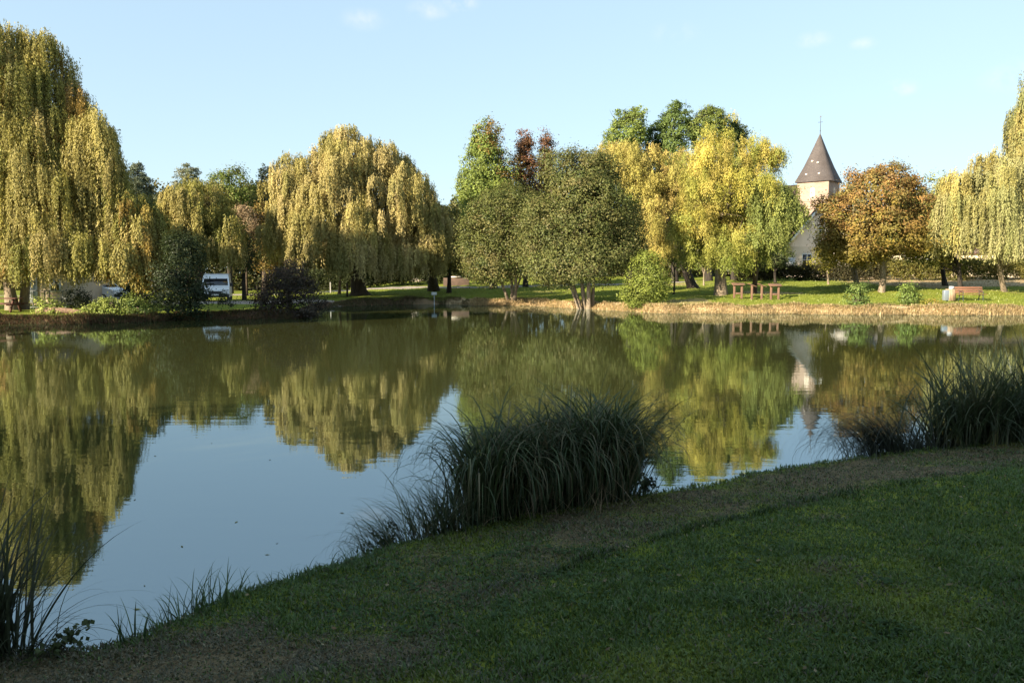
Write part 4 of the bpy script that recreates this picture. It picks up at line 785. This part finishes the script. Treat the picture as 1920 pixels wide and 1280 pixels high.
# ------------------------------------------------------------------ vehicles
M_white = mat('white_paint', (.78, .80, .82), .25, spec=.5); M_rub = mat('rubber', (.02, .02, .02), .85); M_rim = mat('wheel_rim', (.45, .46, .48), .35, metallic=.8); M_lampglass = mat('lamp_glass', (.6, .62, .65), .1, spec=.8); M_plate = mat('plate', (.7, .7, .66), .5); M_trim = mat('black_trim', (.035, .035, .04), .6)
def vehicle(name, label, cat, loc, rz, prof, width, glass, side_glass, wheels, paint, lamps, grille, zplate, mirror):
    """prof: (y, z) side outline, front at y=0 looking along -y; glass: two outline points of the windscreen"""
    root = empty(name, loc, rz, label=label, cat=cat); hw = width/2
    g = Geo(); n = len(prof)
    def X(z, s): zt = max(p[1] for p in prof); return s*(hw-.11*max(0, (z-zt*.5)/(zt*.5))**1.5*1.2)
    Lf = [(X(z, -1), y, z) for y, z in prof]; Rt = [(X(z, 1), y, z) for y, z in prof]
    g.add(Lf+Rt, [(k, (k+1) % n, n+(k+1) % n, n+k) for k in range(n)]); g.add(Lf+Rt, [tuple(range(n))[::-1]]); g.add(Lf+Rt, [tuple(range(n, 2*n))])
    g.build('body', paint, root, bevel=.05)
    (ya, za), (yb, zb) = glass; nx_, nz_ = -(zb-za), (yb-ya); ln = math.hypot(nx_, nz_); nx_ /= ln; nz_ /= ln; e = .012
    def gp(t, s): y = ya+(yb-ya)*t; z = za+(zb-za)*t; return ((abs(X(z, 1))-.10)*s, y+nx_*e, z+nz_*e)
    g = Geo(); g.add([gp(.06, -1), gp(.06, 1), gp(.94, 1), gp(.94, -1), *[tuple(np.array(p)+np.array((0, -nx_*.03, -nz_*.03))) for p in (gp(.06, -1), gp(.06, 1), gp(.94, 1), gp(.94, -1))]], [(0, 1, 2, 3), (4, 7, 6, 5), (0, 4, 5, 1), (1, 5, 6, 2), (2, 6, 7, 3), (3, 7, 4, 0)]); g.build('windscreen', M_winglass, root)
    for s in (-1, 1):
        for q in side_glass:
            g = Geo(); P = [(X(z, s)+s*.012, y, z) for y, z in q]; Q = [(X(z, s)-s*.02, y, z) for y, z in q]; k = len(q)
            g.add(P+Q, [tuple(range(k)) if s < 0 else tuple(range(k))[::-1]]); g.add(P+Q, [(a_, (a_+1) % k, k+(a_+1) % k, k+a_) for a_ in range(k)]); g.build('side_window', M_winglass, root)
        g = Geo(); g.box((s*(hw+.10), mirror[0], mirror[1]), (.18, .10, .26)); g.tube([(s*(hw-.08), mirror[0]+.06, mirror[1]-.05), (s*(hw+.06), mirror[0]+.03, mirror[1])], .02, 5); g.build('mirror', M_trim, root, bevel=.02)
        g = Geo(); (ly, lz, lw, lh) = lamps; g.box((s*(hw-lw/2-.06), ly, lz), (lw, .12, lh), top=.85); g.build('headlight', M_lampglass, root, bevel=.02)
        for wy, wr in wheels:
            g = Geo(); xo = s*(hw-.10); g.revolve([(wr*.6, -.10), (wr*.92, -.11), (wr, -.06), (wr, .06), (wr*.92, .11), (wr*.6, .10)], (xo, wy, wr), 22, 'X'); t_ = g.build('wheel', M_rub, root, smooth=True)
            g = Geo(); g.revolve([(.001, s*.09), (wr*.25, s*.095), (wr*.55, s*.07), (wr*.62, s*.10)], (xo, wy, wr), 22, 'X'); g.build('rim', M_rim, t_)
    g = Geo(); g.box((0, grille[0], grille[1]), (grille[2], .08, grille[3])); g.build('grille', M_trim, root, bevel=.015)
    g = Geo(); g.box((0, prof[0][0]-.03, prof[0][1]+.13), (width*.97, .16, .26)); g.build('bumper', M_trim, root, bevel=.04)
    g = Geo(); g.box((0, prof[0][0]-.125, zplate), (.5, .02, .11)); g.build('number_plate', M_plate, root)
    return root
vp = [(0, .32), (-.02, .70), (.06, .92), (.16, 1.02), (.72, 1.16), (1.28, 1.72), (1.55, 1.98), (1.9, 2.06), (5.0, 2.08), (5.12, 2.0), (5.16, .32)]
sg = [[(.95, 1.12), (1.35, 1.62), (1.85, 1.66), (1.85, 1.10)]]
b = at(404, 566, 58.5); b[2] = float(gz(b[0], 58.5))
vehicle('parked_van', 'white panel van parked facing the pond with a dark windscreen', 'van', b, R(17), vp, 1.98, [(.72, 1.16), (1.28, 1.72)], sg, [(.9, .33), (4.2, .33)], M_white, (.03, .84, .34, .17), (-.02, .66, .9, .22), .5, (1.1, 1.25))
cp = [(0, .35), (-.02, .72), (.1, .95), (.75, 1.10), (1.35, 1.62), (1.55, 1.72), (1.6, 2.05), (4.9, 2.1), (5.0, 2.0), (5.0, .35)]
b = at(228, 566, 60); b[2] = float(gz(b[0], 60))
vehicle('camper_van', 'white camper van parked side on under the huge left willow, its bonnet pointing right', 'camper van', b, R(84), cp, 1.95, [(.75, 1.10), (1.35, 1.62)], [[(1.0, 1.08), (1.45, 1.55), (1.85, 1.55), (1.85, 1.05)], [(2.6, 1.25), (2.6, 1.65), (3.3, 1.65), (3.3, 1.25)]], [(.85, .32), (3.9, .32)], M_white, (.04, .84, .3, .16), (-.02, .62, .8, .2), .48, (1.15, 1.2))

# ------------------------------------------------------------------ park furniture
M_bwood = mat('bench_wood', (.26, .125, .075), .6, (5, (.18, .085, .05), .2), stretch=(1, 6, 6)); M_cast = mat('cast_iron_green', (.03, .04, .03), .5)
def bench():
    b = gbase(1822, 53); root = empty('park_bench', b, R(6), label='reddish wooden park bench on dark iron legs on the far lawn at the right', cat='bench'); W_ = 2.0
    for nm, bl in (('seat', [(0.02, .45), (.15, .455), (.28, .45)]), ('backrest', [(.40, .60), (.45, .75), (.49, .90)])):
        g = Geo()
        for y, z in bl: g.box((0, y, z), (W_, .11, .035) if nm == 'seat' else (W_, .03, .115), rx=0 if nm == 'seat' else -.2)
        g.build(nm, M_bwood, root, bevel=.006)
    for s in (-.72, .72):
        g = Geo(); g.tube([(s, -.06, 0), (s, -.02, .25), (s, .0, .43)], [.035, .03, .035], 6); g.tube([(s, .46, 0), (s, .36, .25), (s, .36, .45), (s, .52, .93)], [.035, .03, .035, .025], 6); g.tube([(s, -.03, .425), (s, .37, .425)], .03, 6); g.tube([(s, .0, .43), (s, -.02, .64), (s, .1, .67), (s, .44, .66)], .022, 6); g.build('leg', M_cast, root)
bench()
b = gbase(1780, 53.6); root = empty('litter_bin', b, label='round litter bin in pale wooden slats with grey side panel, left of the bench', cat='litter bin')
g = Geo()
for k in range(20):
    t = k*2*math.pi/20; g.box((.30*math.cos(t), .30*math.sin(t), .44), (.035, .082, .80), rz=t)
g.build('slats', mat('pale_slats', (.36, .26, .17), .7, (5, (.26, .18, .11), .2)), root)
g = Geo(); g.revolve([(.001, .05), (.27, .05), (.27, .84)], n=20); g.build('liner', M_trim, root, smooth=True)
g = Geo(); g.tube([(.1, .1, .80), (.1, .1, 1.02)], .16, 12); g.box((.10, -.10, .93), (.18, .02, .1)); g.build('lid', M_shutter, root)
g = Geo(); g.box((-.38, -.10, .41), (.34, .26, .70)); g.build('side_panel', mat('grey_metal', (.28, .32, .36), .35, metallic=.5), root, bevel=.01)
def stand(pxs, label, tilted):
    Yp = 56; xs_ = [at(p, 540, Yp)[0] for p in pxs]; cx = sum(xs_)/len(xs_); z = float(gz(cx, Yp)); root = empty('display_stand', (cx, Yp, z), label=label, cat='display stand', group='wooden display stands in a row')
    for x in xs_: g = Geo(); g.box((x-cx, 0, .48), (.13, .13, 1.1)); g.build('post', M_wood, root, bevel=.012)
    g = Geo()
    if tilted: g.box((.0, 0, 1.02), (.60, .42, .05), ry=.36)
    else: g.box((0, 0, 1.04), (.88, .44, .06), rx=.30)
    g.build('top_board', M_wood, root, bevel=.01)
    if len(xs_) == 2: g = Geo(); g.box((0, 0, .38), (abs(xs_[1]-xs_[0])-.13, .08, .12)); g.build('cross_rail', M_wood, root, bevel=.01)
stand([1377, 1391], 'leftmost wooden stand, a flat board on two posts nearest the yellow willow trunk', False)
stand([1410], 'left one of the two single post wooden stands with slanted tops', True)
stand([1428.5], 'right one of the two single post wooden stands with slanted tops', True)
stand([1446, 1460], 'rightmost wooden stand, a flat board on two posts with a cross rail', False)
# small sign by the water
c = at(815, 577, 64); root = empty('warning_sign', (c[0], 63.7, .1), label='small white sign on a thin post at the shaded far waterline', cat='sign')
g = Geo(); g.tube([(0, 0, -.5), (0, 0, .85)], .03, 8); g.build('post', M_shutter, root); g = Geo(); g.box((0, -.04, .80), (.42, .02, .24)); g.build('board', mat('sign_white', (.4, .42, .40), .5), root, bevel=.004)
c = on(1797, 577, .5); g = Geo(); g.box((c[0], 49.3, .62), (.62, .05, .16), ry=-.3); g.box((c[0]+.1, 49.33, .4), (.05, .05, .5)); tag(g.build('broken_plank', mat('pale_plank', (.5, .42, .3), .8)), 'pale broken plank stuck tilted in the far bank below the bench', 'plank')
# metal railing and table on the left
b = gbase(84, 47.5); root = empty('metal_railing', b, label='grey metal railing with thin posts before the cream hut on the left shore', cat='railing'); z = 0
xs_ = [at(p, 560, 47.5)[0]-b[0] for p in (50, 62, 84, 93, 118)]
for x in xs_: g = Geo(); g.tube([(x, 0, -.1), (x, 0, 1.12)], .03, 8); g.build('post', mat('rail_metal', (.22, .23, .22), .5, metallic=.4) if x == xs_[0] else bpy.data.materials['rail_metal'], root)
for zz in (1.10, .62, .1): g = Geo(); g.tube([(xs_[0], 0, zz), (xs_[-1]+.2, 0, zz)], .026, 8); g.build('rail', bpy.data.materials['rail_metal'], root)
b = gbase(8, 43.3); root = empty('picnic_table', b, label='dark red brown picnic table at the left edge under the huge willow', cat='picnic table'); M_pt = mat('table_wood', (.14, .06, .045), .8, (6, (.09, .04, .03), .2))
g = Geo()
for k in range(5): g.box((0, -.30+k*.15, .73), (1.8, .13, .045))
g.build('tabletop', M_pt, root, bevel=.006)
for s in (-.68, .68): g = Geo(); g.box((0, s, .44), (1.8, .26, .045)); g.build('seat', M_pt, root, bevel=.006)
for s in (-.65, .65): g = Geo(); g.box((s, .28, .36), (.07, .09, .82), rx=.45); g.box((s, -.28, .36), (.07, .09, .82), rx=-.45); g.box((s, 0, .40), (.06, 1.5, .08)); g.build('frame', M_pt, root)
b = on(22, 593, .45); g = Geo(); g.tube([(b[0]-1.1, 41.9, .5), (b[0]-.3, 41.85, .56), (b[0]+.6, 42.0, .5), (b[0]+1.2, 42.2, .42)], [.2, .19, .16, .1], 10); tag(g.build('fallen_log', mat('log_bark', (.30, .19, .12), .9, (4, (.16, .10, .07), .2), (10, .7, .05)), smooth=True), 'sunlit brown log lying on the left bank below the picnic table', 'log')
b = at(213, 560, 47); g = Geo(); z = float(gz(b[0], 47)); root = empty('storage_box', (b[0], 47, z), label='pale cream box standing in front of the white camper van', cat='box'); g.box((0, 0, .32), (.45, .4, .64)); g.build('body', M_cream, root, bevel=.02); g = Geo(); g.box((0, 0, .67), (.5, .45, .06)); g.build('lid', M_shutter, root, bevel=.01)

# ------------------------------------------------------------------ blades: sedges, reeds, grass
def blades(G, base, ang, lean, Ln, width, droop, C, seg=8, rng=None, twist=None, late=None):
    """long arching ribbons; lean = start angle from vertical, droop = how fast they bend over"""
    n = len(base); P = [base]; a = lean.copy(); st = Ln/seg; h = np.stack([np.cos(ang), np.sin(ang), 0*ang], 1); side = np.stack([-np.sin(ang+twist), np.cos(ang+twist), 0*ang], 1) if twist is not None else np.stack([-h[:, 1], h[:, 0], 0*ang], 1)
    for k in range(seg):
        P.append(P[-1]+(h*np.sin(a)[:, None]+np.array((0, 0, 1))*np.cos(a)[:, None])*st[:, None]); a = np.minimum(a+droop*((.35+1.4*k/seg) if late is None else (.08+late*(k/seg)**1.6)), 3.05)
    P = np.stack(P, 1); t = np.linspace(0, 1, seg+1); wp = (np.minimum(1, .55+t*2)*(1-t**2.2)+.03)[None, :, None]*width[:, None, None]*.5
    V = np.stack([P-side[:, None]*wp, P+side[:, None]*wp], 2).reshape(-1, 3); b0 = np.arange(n)[:, None]*(seg+1)*2+np.arange(seg)[None]*2; b0 = b0.ravel()
    G.add(V, np.stack([b0, b0+1, b0+3, b0+2], 1), np.repeat(C, seg, 0))
def clump(seed, name, label, spots, cols, cat='sedge', group=None, late=None):
    """spots: (px, py on the ground, n, spread m, length lo, hi, width, droop lo, hi, lean max, direction or None)"""
    rng = np.random.default_rng(seed); G = Geo(); first = None
    for px, py, n, sp, l0, l1, wd, d0, d1, ln, dr in spots:
        c = on(px, py, .2)
        if first is None: first = c
        x = c[0]+rng.normal(0, sp, n); y = c[1]+rng.normal(0, sp*.6, n); z = np.maximum(gz(x, y), -.05)-.03
        ang = rng.uniform(0, 2*math.pi, n) if dr is None else dr+rng.normal(0, .55, n)
        blades(G, np.stack([x, y, z], 1), ang, rng.uniform(0, ln, n), rng.uniform(l0, l1, n), wd*rng.uniform(.6, 1.2, n), rng.uniform(d0, d1, n), palette(rng, cols, n, .2), 11, rng, rng.normal(0, .6, n), late)
    root = empty(name, first, label=label, cat=cat, group=group); setworld(G.build('blades', M_sedge), root)
    return root
SG = [(.055, .08, .03), (.075, .10, .04), (.04, .06, .025), (.05, .07, .03), (.16, .135, .075)]
r = clump(1, 'sedge_clump', 'large dense mound of drooping sedge in the middle of the near bank', [(px, py, 215, .11, 1.15, 1.7, .024, .16, .42, .26, None) for px, py in ((905, 975), (950, 962), (1000, 955), (1050, 948), (1100, 942), (1140, 938), (975, 940), (1075, 930), (1130, 925))]
          + [(1165, 930, 160, .08, 1.0, 1.6, .009, .16, .36, .5, 0.1), (1010, 950, 40, .35, 1.5, 1.85, .012, .12, .28, .25, None)]+[(px, 965-(px-930)*.14, 120, .16, .3, .7, .010, .1, .4, .9, None) for px in (930, 1000, 1070, 1140)], SG, late=2.6)
rng = np.random.default_rng(3); g = Geo(); m = 60; c = on(1050, 950, .25); X_ = c[0]+rng.uniform(-.7, .8, m); Y_ = c[1]+rng.uniform(-.35, .0, m)-(X_-c[0])*-.15
blades(g, np.stack([X_, Y_, gz(X_, Y_)], 1), rng.uniform(0, 6.28, m), rng.uniform(.2, 1.2, m), rng.uniform(.25, .7, m), rng.uniform(.004, .008, m), rng.uniform(.0, .25, m), palette(rng, [(.24, .17, .10), (.30, .22, .13)], m), 6); o = g.build('dead_stems', M_sedge); setworld(o, r)
clump(2, 'sedge_clump', 'thin arching sedge leaning out over the water left of the large mound', [(720, 1015, 110, .09, .4, .75, .007, .12, .42, .6, math.pi), (770, 1003, 150, .12, .5, .85, .008, .08, .34, .55, 3.0), (820, 992, 170, .12, .6, .92, .010, .06, .30, .4, None), (860, 985, 140, .10, .6, .95, .010, .06, .28, .4, 2.6), (850, 985, 60, .1, .4, .8, .009, .05, .2, .8, None)], SG)
clump(3, 'sedge_clump', 'low sedge arching over to the left in the shade of the far right reeds', [(1655, 845, 380, .18, 1.0, 1.45, .010, .20, .34, .6, math.pi), (1700, 838, 300, .18, .8, 1.2, .010, .16, .42, .6, 2.8), (1740, 830, 240, .18, .6, .9, .010, .14, .5, .7, None), (1720, 835, 160, .2, .4, .7, .011, .1, .5, .8, None)], [(.04, .045, .035), (.06, .065, .04), (.03, .035, .025)])
clump(4, 'reed_clump', 'tall dark reeds standing at the right edge of the near bank', [(px, 832-(px-1780)*.05, 200, .22, 1.1, 1.9, .025, .05, .30, .42, None) for px in (1790, 1830, 1870, 1910, 1950, 2000)]+[(1890, 828, 50, .3, 1.5, 2.0, .018, .0, .10, .2, None)]+[(1800, 832, 90, .2, .8, 1.2, .012, .12, .3, .7, 2.9)], [(.045, .065, .028), (.06, .08, .035), (.08, .085, .045)], 'reeds')
clump(5, 'reed_clump', 'tall dark reeds at the lower left corner beside the water', [(12, 1215, 60, .07, .7, 1.25, .016, .02, .13, .4, None), (-40, 1225, 110, .12, .8, 1.3, .018, .02, .16, .5, None), (50, 1220, 50, .09, .25, .6, .010, .15, .5, .9, .1), (25, 1230, 16, .1, .7, 1.0, .008, .12, .2, .9, .2)], [(.035, .04, .025), (.05, .06, .03)], 'reeds')
k = 0
for spots, lab in [([(385, 1140, 44, .11, .18, .42, .010, .02, .2, .45, None), (350, 1150, 30, .09, .2, .45, .011, .02, .15, .4, None)], 'upright grass tuft at the near shoreline with blades reaching over the blue water'),
                   ([(240, 1200, 14, .05, .2, .34, .014, .0, .06, .25, None)], 'few stiff broad blades at the shoreline near the lower left reeds'),
                   ([(480, 1103, 80, .18, .1, .24, .008, .05, .25, .5, None)], 'short sparse grass fringe on the near shoreline, two tufts left of the bright green one'),
                   ([(548, 1083, 70, .16, .1, .22, .007, .05, .25, .5, None)], 'very short grass fringe next to the bright green tuft on its left'),
                   ([(640, 1055, 170, .16, .12, .28, .008, .1, .4, .8, None)], 'bright green short grass tuft overhanging the near shoreline left of the arching sedge'),
                   ([(420, 1120, 24, .10, .15, .3, .009, .04, .2, .5, None), (310, 1170, 22, .08, .15, .33, .010, .03, .2, .5, 2.9)], 'loose upright grass on the near shoreline between the stiff blades and the fringe'),
                   ([(1195, 930, 50, .08, .2, .5, .007, .05, .3, .8, .2), (1270, 918, 22, .2, .08, .16, .006, .1, .3, .8, None)], 'thin stalks at the right foot of the large sedge mound')]:
    clump(20+k, 'grass_tuft', lab, spots, [(.05, .09, .03), (.07, .11, .035)], 'grass tuft', 'tufts along the near shoreline'); k += 1
# bramble sprig and leafy weeds
def sprig(seed, px, py, n, hgt, lab, cols, lsz=(.03, .05), spread=.3, dirx=-1, nm='bramble'):
    rng = np.random.default_rng(seed); c = on(px, py, .2); c[2] = float(gz(c[0], c[1])); G = Geo(); T = Geo()
    for q in range(n):
        e = c+np.array((dirx*rng.uniform(.1, 1)*spread, rng.normal(0, spread*.4), hgt*rng.uniform(.4, 1))); p = bez(c+rng.normal(0, .05, 3)*np.array((1, 1, 0)), e, (0, 0, .12), 9); T.tube(p, np.linspace(.005, .0015, 9), 5)
        for w_ in p[3:]:
            m = 4; P = w_+rng.normal(0, .018, (m, 3)); d = unit(rng.normal(0, 1, (m, 3))); W = unit(np.cross(d, rng.normal(0, 1, (m, 3)))); s = rng.uniform(*lsz, m); leaf_quads(G, P, d, W, s, s*.75, palette(rng, cols, m, .15))
    root = empty(nm, c, label=lab, cat='plant'); setworld(G.build('leaves', M_leaf), root); setworld(T.build('stem', M_bark), root)
sprig(1, 745, 1010, 6, .33, 'dark leafy bramble sprig at the left foot of the arching sedge', [(.045, .06, .03), (.06, .075, .035)], spread=.28)
sprig(2, 1190, 925, 9, .28, 'small leafy bramble at the right foot of the large sedge mound', [(.04, .05, .03), (.055, .065, .035)], spread=.28, dirx=1)
sprig(3, 110, 1222, 5, .08, 'low nettle like weeds at the near shoreline beside the lower left reeds', [(.07, .09, .035), (.09, .11, .045)], spread=.3, dirx=.4, nm='weeds')
# mown grass of the near bank, thousands of blades in the shade
rng = np.random.default_rng(9); n = 760000
u = rng.random(n); Yb = 2.7*(13.0/2.7)**u; Xb = rng.uniform(-1, 1, n)*(Yb*.72+1.4)+rng.normal(0, .05, n); d = sdist(Xb, Yb); ok = (d > -.02) & (Yb < 13); Xb, Yb, d = Xb[ok], Yb[ok], d[ok]; dr = dryness(Xb, Yb, d)
keep = rng.random(len(Xb)) < (.35+.65*fbm(Xb, Yb, 2.2, 3)**.8)*(1-.25*dr); Xb, Yb, d, dr = Xb[keep], Yb[keep], d[keep], dr[keep]; n = len(Xb)
big = vnoise(Xb, Yb, .9, 1); hgt = rng.uniform(.018, .05, n)*(1+2.4*np.exp(-d/.10)*vnoise(Xb, Yb, 6, 4))*(.6+.9*vnoise(Xb, Yb, 3.2, 2))*(1-.35*dr)
cg = palette(rng, [(.085, .145, .026), (.115, .16, .034), (.066, .12, .028)], n, .17); cb_ = palette(rng, [(.13, .11, .06), (.095, .09, .045), (.20, .165, .095), (.065, .075, .03)], n, .25); mixd = (rng.random(n) < np.clip(dr*1.0+.05, 0, .93))[:, None]
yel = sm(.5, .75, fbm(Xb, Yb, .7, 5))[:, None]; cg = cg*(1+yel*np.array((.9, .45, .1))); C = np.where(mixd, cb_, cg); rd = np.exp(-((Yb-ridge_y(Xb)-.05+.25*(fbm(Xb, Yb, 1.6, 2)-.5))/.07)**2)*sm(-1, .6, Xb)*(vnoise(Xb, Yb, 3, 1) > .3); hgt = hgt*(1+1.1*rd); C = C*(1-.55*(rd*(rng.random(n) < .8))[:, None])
G = Geo(); ang = rng.uniform(0, 6.28, n); lean = rng.uniform(.1, 1.1, n)+np.where(mixd[:, 0], .35, 0); h = np.stack([np.cos(ang), np.sin(ang), 0*ang], 1); sd_ = np.stack([-h[:, 1], h[:, 0], 0*ang], 1); B = np.stack([Xb, Yb, gz(Xb, Yb, d)-.004], 1)
wd = rng.uniform(.002, .0045, n)*(1+Yb*.10); mid = B+h*(np.sin(lean)*hgt*.45)[:, None]; mid[:, 2] += np.cos(lean*.6)*hgt*.55; tip = B+h*(np.sin(lean)*hgt*1.1)[:, None]; tip[:, 2] += np.cos(lean)*hgt
V = np.stack([B, mid-sd_*wd[:, None], tip, mid+sd_*wd[:, None]], 1).reshape(-1, 3); G.add(V, np.arange(n*4).reshape(-1, 4), C)
tag(G.build('lawn_grass', M_blade), 'short shaded grass and dry thatch covering the near bank', 'grass', kind='stuff')
# flat broad weeds (clover, plantain) in the lawn
rng = np.random.default_rng(10); G = Geo(); n = 900; px = rng.uniform(560, 1900, n); Yb = rng.uniform(3, 6.2, n); Xb = (px-960)/F*Yb; keep = fbm(Xb, Yb, 1.1, 7) > .56; Xb, Yb = Xb[keep], Yb[keep]; n = len(Xb); idx = np.repeat(np.arange(n), 7); m = len(idx)
P = np.stack([Xb[idx]+rng.normal(0, .025, m), Yb[idx]+rng.normal(0, .025, m), 0*idx], 1); P[:, 2] = gz(P[:, 0], P[:, 1])+rng.uniform(.012, .03, m); th = rng.uniform(0, 6.28, m); d_ = np.stack([np.cos(th), np.sin(th), rng.uniform(-.1, .5, m)], 1); d_ = unit(d_); W = unit(np.cross(d_, np.array((0, 0, 1.))+rng.normal(0, .2, (m, 3)))); s = rng.uniform(.02, .045, m)
leaf_quads(G, P, d_, W, s, s*.6, palette(rng, [(.06, .10, .035), (.05, .085, .03)], m, .15)); tag(G.build('lawn_weeds', M_leaf), 'clover and plantain leaves scattered in the shaded lawn', 'weeds', kind='stuff')
# straw coloured grass hanging over the far banks
def bank_grass(seed, px0, px1, n, cols, label, l=(.10, .32), dmax=1.0, green=.25):
    rng = np.random.default_rng(seed); fp = np.array([p for p in far]); fx = np.array([q[0] for q in far_px], float); t = rng.uniform(px0, px1, n); x = np.interp(t, fx, fp[:, 0]); y = np.interp(t, fx, fp[:, 1]); dd = rng.random(n)**.8*dmax-.08
    y = y+dd; d = sdist(x, y); z = gz(x, y, d); z = np.maximum(z, -.03); den = vnoise(x, y, 1.1, 3) > .05; x, y, z, dd, d = x[den], y[den], z[den], dd[den], d[den]; n = len(x); ang = -math.pi/2+rng.normal(0, .9, n); C = palette(rng, cols, n, .22)
    gr = (rng.random(n) < np.clip((d-.25)*1.2, 0, 1)*green*2)[:, None]; C = np.where(gr, np.array((.15, .18, .035)), C); G = Geo()
    blades(G, np.stack([x, y, z-.02], 1), ang, rng.uniform(.1, 1.3, n), rng.uniform(l[0], l[1], n)*(1.1-.6*np.clip(d, 0, 1))*(.6+.8*vnoise(x, y, .8, 5)), rng.uniform(.02, .04, n), rng.uniform(.1, .7, n), C, 3); tag(G.build('bank_grass', M_blade), label, 'grass', kind='stuff')
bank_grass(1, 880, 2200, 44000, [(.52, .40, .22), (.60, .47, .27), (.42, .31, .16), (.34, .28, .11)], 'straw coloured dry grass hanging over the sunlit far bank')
bank_grass(2, 585, 880, 7000, [(.13, .11, .05), (.10, .11, .045), (.16, .12, .06)], 'far bank grass with its shade darkened into the colour, before the broad centre willow')  # shade of the huge willow is put into these darker blade colours
bank_grass(3, -100, 585, 22000, [(.12, .065, .04), (.10, .085, .035), (.07, .085, .03), (.17, .09, .05)], 'reddish roots and weeds along the left bank')  # reddish and green tones, darkened in colour for the left bank's shade
# short tufts that break up the far lawn
rng = np.random.default_rng(12); n = 60000; px = rng.uniform(560, 2050, n); Yb = rng.uniform(49, 82, n)**1.0; Xb = (px-960)/F*Yb; d = sdist(Xb, Yb); ok = (d > .7); Xb, Yb, d = Xb[ok], Yb[ok], d[ok]; n = len(Xb); G = Geo(); dr = dryness(Xb, Yb, d)[:, None]; C = palette(rng, [(.19, .225, .035), (.24, .26, .045), (.16, .19, .03)], n, .15)*(1-dr)+palette(rng, [(.28, .20, .11), (.22, .16, .09)], n, .15)*dr
blades(G, np.stack([Xb, Yb, gz(Xb, Yb, d)-.01], 1), rng.uniform(0, 6.28, n), rng.uniform(.1, 1, n), rng.uniform(.05, .12, n), rng.uniform(.03, .06, n), rng.uniform(.1, .5, n), C, 2); tag(G.build('park_grass', M_blade), 'sunlit short grass of the park lawn across the pond', 'grass', kind='stuff')

# fallen leaves and straw on the near bank, a few leaves on the water
rng = np.random.default_rng(31); G = Geo(); n = 900; Yb = 2.9*(11/2.9)**rng.random(n); Xb = rng.uniform(-.75, .75, n)*(Yb+1); d = sdist(Xb, Yb); ok = d > .05; Xb, Yb, d = Xb[ok], Yb[ok], d[ok]; n = len(Xb)
P = np.stack([Xb, Yb, gz(Xb, Yb, d)+rng.uniform(.015, .04, n)], 1); th = rng.uniform(0, 6.28, n); d_ = unit(np.stack([np.cos(th), np.sin(th), rng.normal(0, .25, n)], 1)); W = unit(np.cross(d_, np.array((0, 0, 1.))+rng.normal(0, .35, (n, 3)))); st_ = rng.random(n) < .55; s_ = np.where(st_, rng.uniform(.05, .16, n), rng.uniform(.025, .05, n))
leaf_quads(G, P, d_, W, s_, np.where(st_, .004, s_*.55), palette(rng, [(.22, .17, .09), (.28, .22, .13), (.16, .10, .05)], n, .2)); tag(G.build('fallen_leaves', M_leaf), 'dry fallen leaves and straw lying in the shaded near lawn', 'leaves', kind='stuff')
G = Geo(); n = 140; Yb = 5.5*(30/5.5)**rng.random(n); Xb = rng.uniform(-.62, .62, n)*Yb; ok = sdist(Xb, Yb) < -.2; Xb, Yb = Xb[ok], Yb[ok]; n = len(Xb); th = rng.uniform(0, 6.28, n); d_ = np.stack([np.cos(th), np.sin(th), 0*th], 1); W = np.stack([-d_[:, 1], d_[:, 0], 0*th], 1); s_ = rng.uniform(.03, .07, n)
leaf_quads(G, np.stack([Xb, Yb, 0*Xb+.004], 1), d_, W, s_, s_*.35, palette(rng, [(.20, .18, .06), (.12, .10, .05)], n, .2)); tag(G.build('floating_leaves', M_leaf), 'small willow leaves floating on the pond', 'leaves', kind='stuff')
# trees behind the viewer; their shade covers the near bank
cr, bp = broad_crown(99, [[0, 0, 6.6, 3.4, 2.6, 4.4], [1.4, .3, 4.2, 2.6, 2.2, 2.6], [-1.6, -.2, 4.4, 2.6, 2.2, 2.6]], [(.07, .09, .025), (.09, .11, .03)], dens=3.4, per=26, cr=.7, ls=(.22, .38), inner=.5)
root = empty('lime_tree', (0, 0, 0), label='broad lime tree in the row behind the viewer whose shade covers the near bank', cat='tree', group='lime trees behind the viewer'); c_ = cr.build('crown', M_leaf, root); t_ = trunk_geo(99, (0, 0, 0), (0, 0, 5), .3, .2, bp, 12).build('trunk', M_bark, root)
k = 0
for x, y, s in SHADE:
    o = root if k == 0 else copy_tree(root); o.location = (x, y, float(gz(x, y))); o.rotation_euler.z = k*1.3; o.scale = (s, s, s*(1+.06*((k*7) % 3-1))); k += 1
# trees of the left shore outside the frame: they keep the van, the dark bushes and the bank below the willow in shade
for x, y, sc, szz in [(-33, 26.5, .86, 1.5), (-37, 23.5, .86, 1.6)]:
    o = copy_tree(root); o.location = (x, y, float(gz(x, y))); o.rotation_euler.z = x; o.scale = (sc, sc, szz); o['label'] = 'broad lime tree on the left shore beyond the edge of the view'; o['group'] = 'lime trees on the left shore'
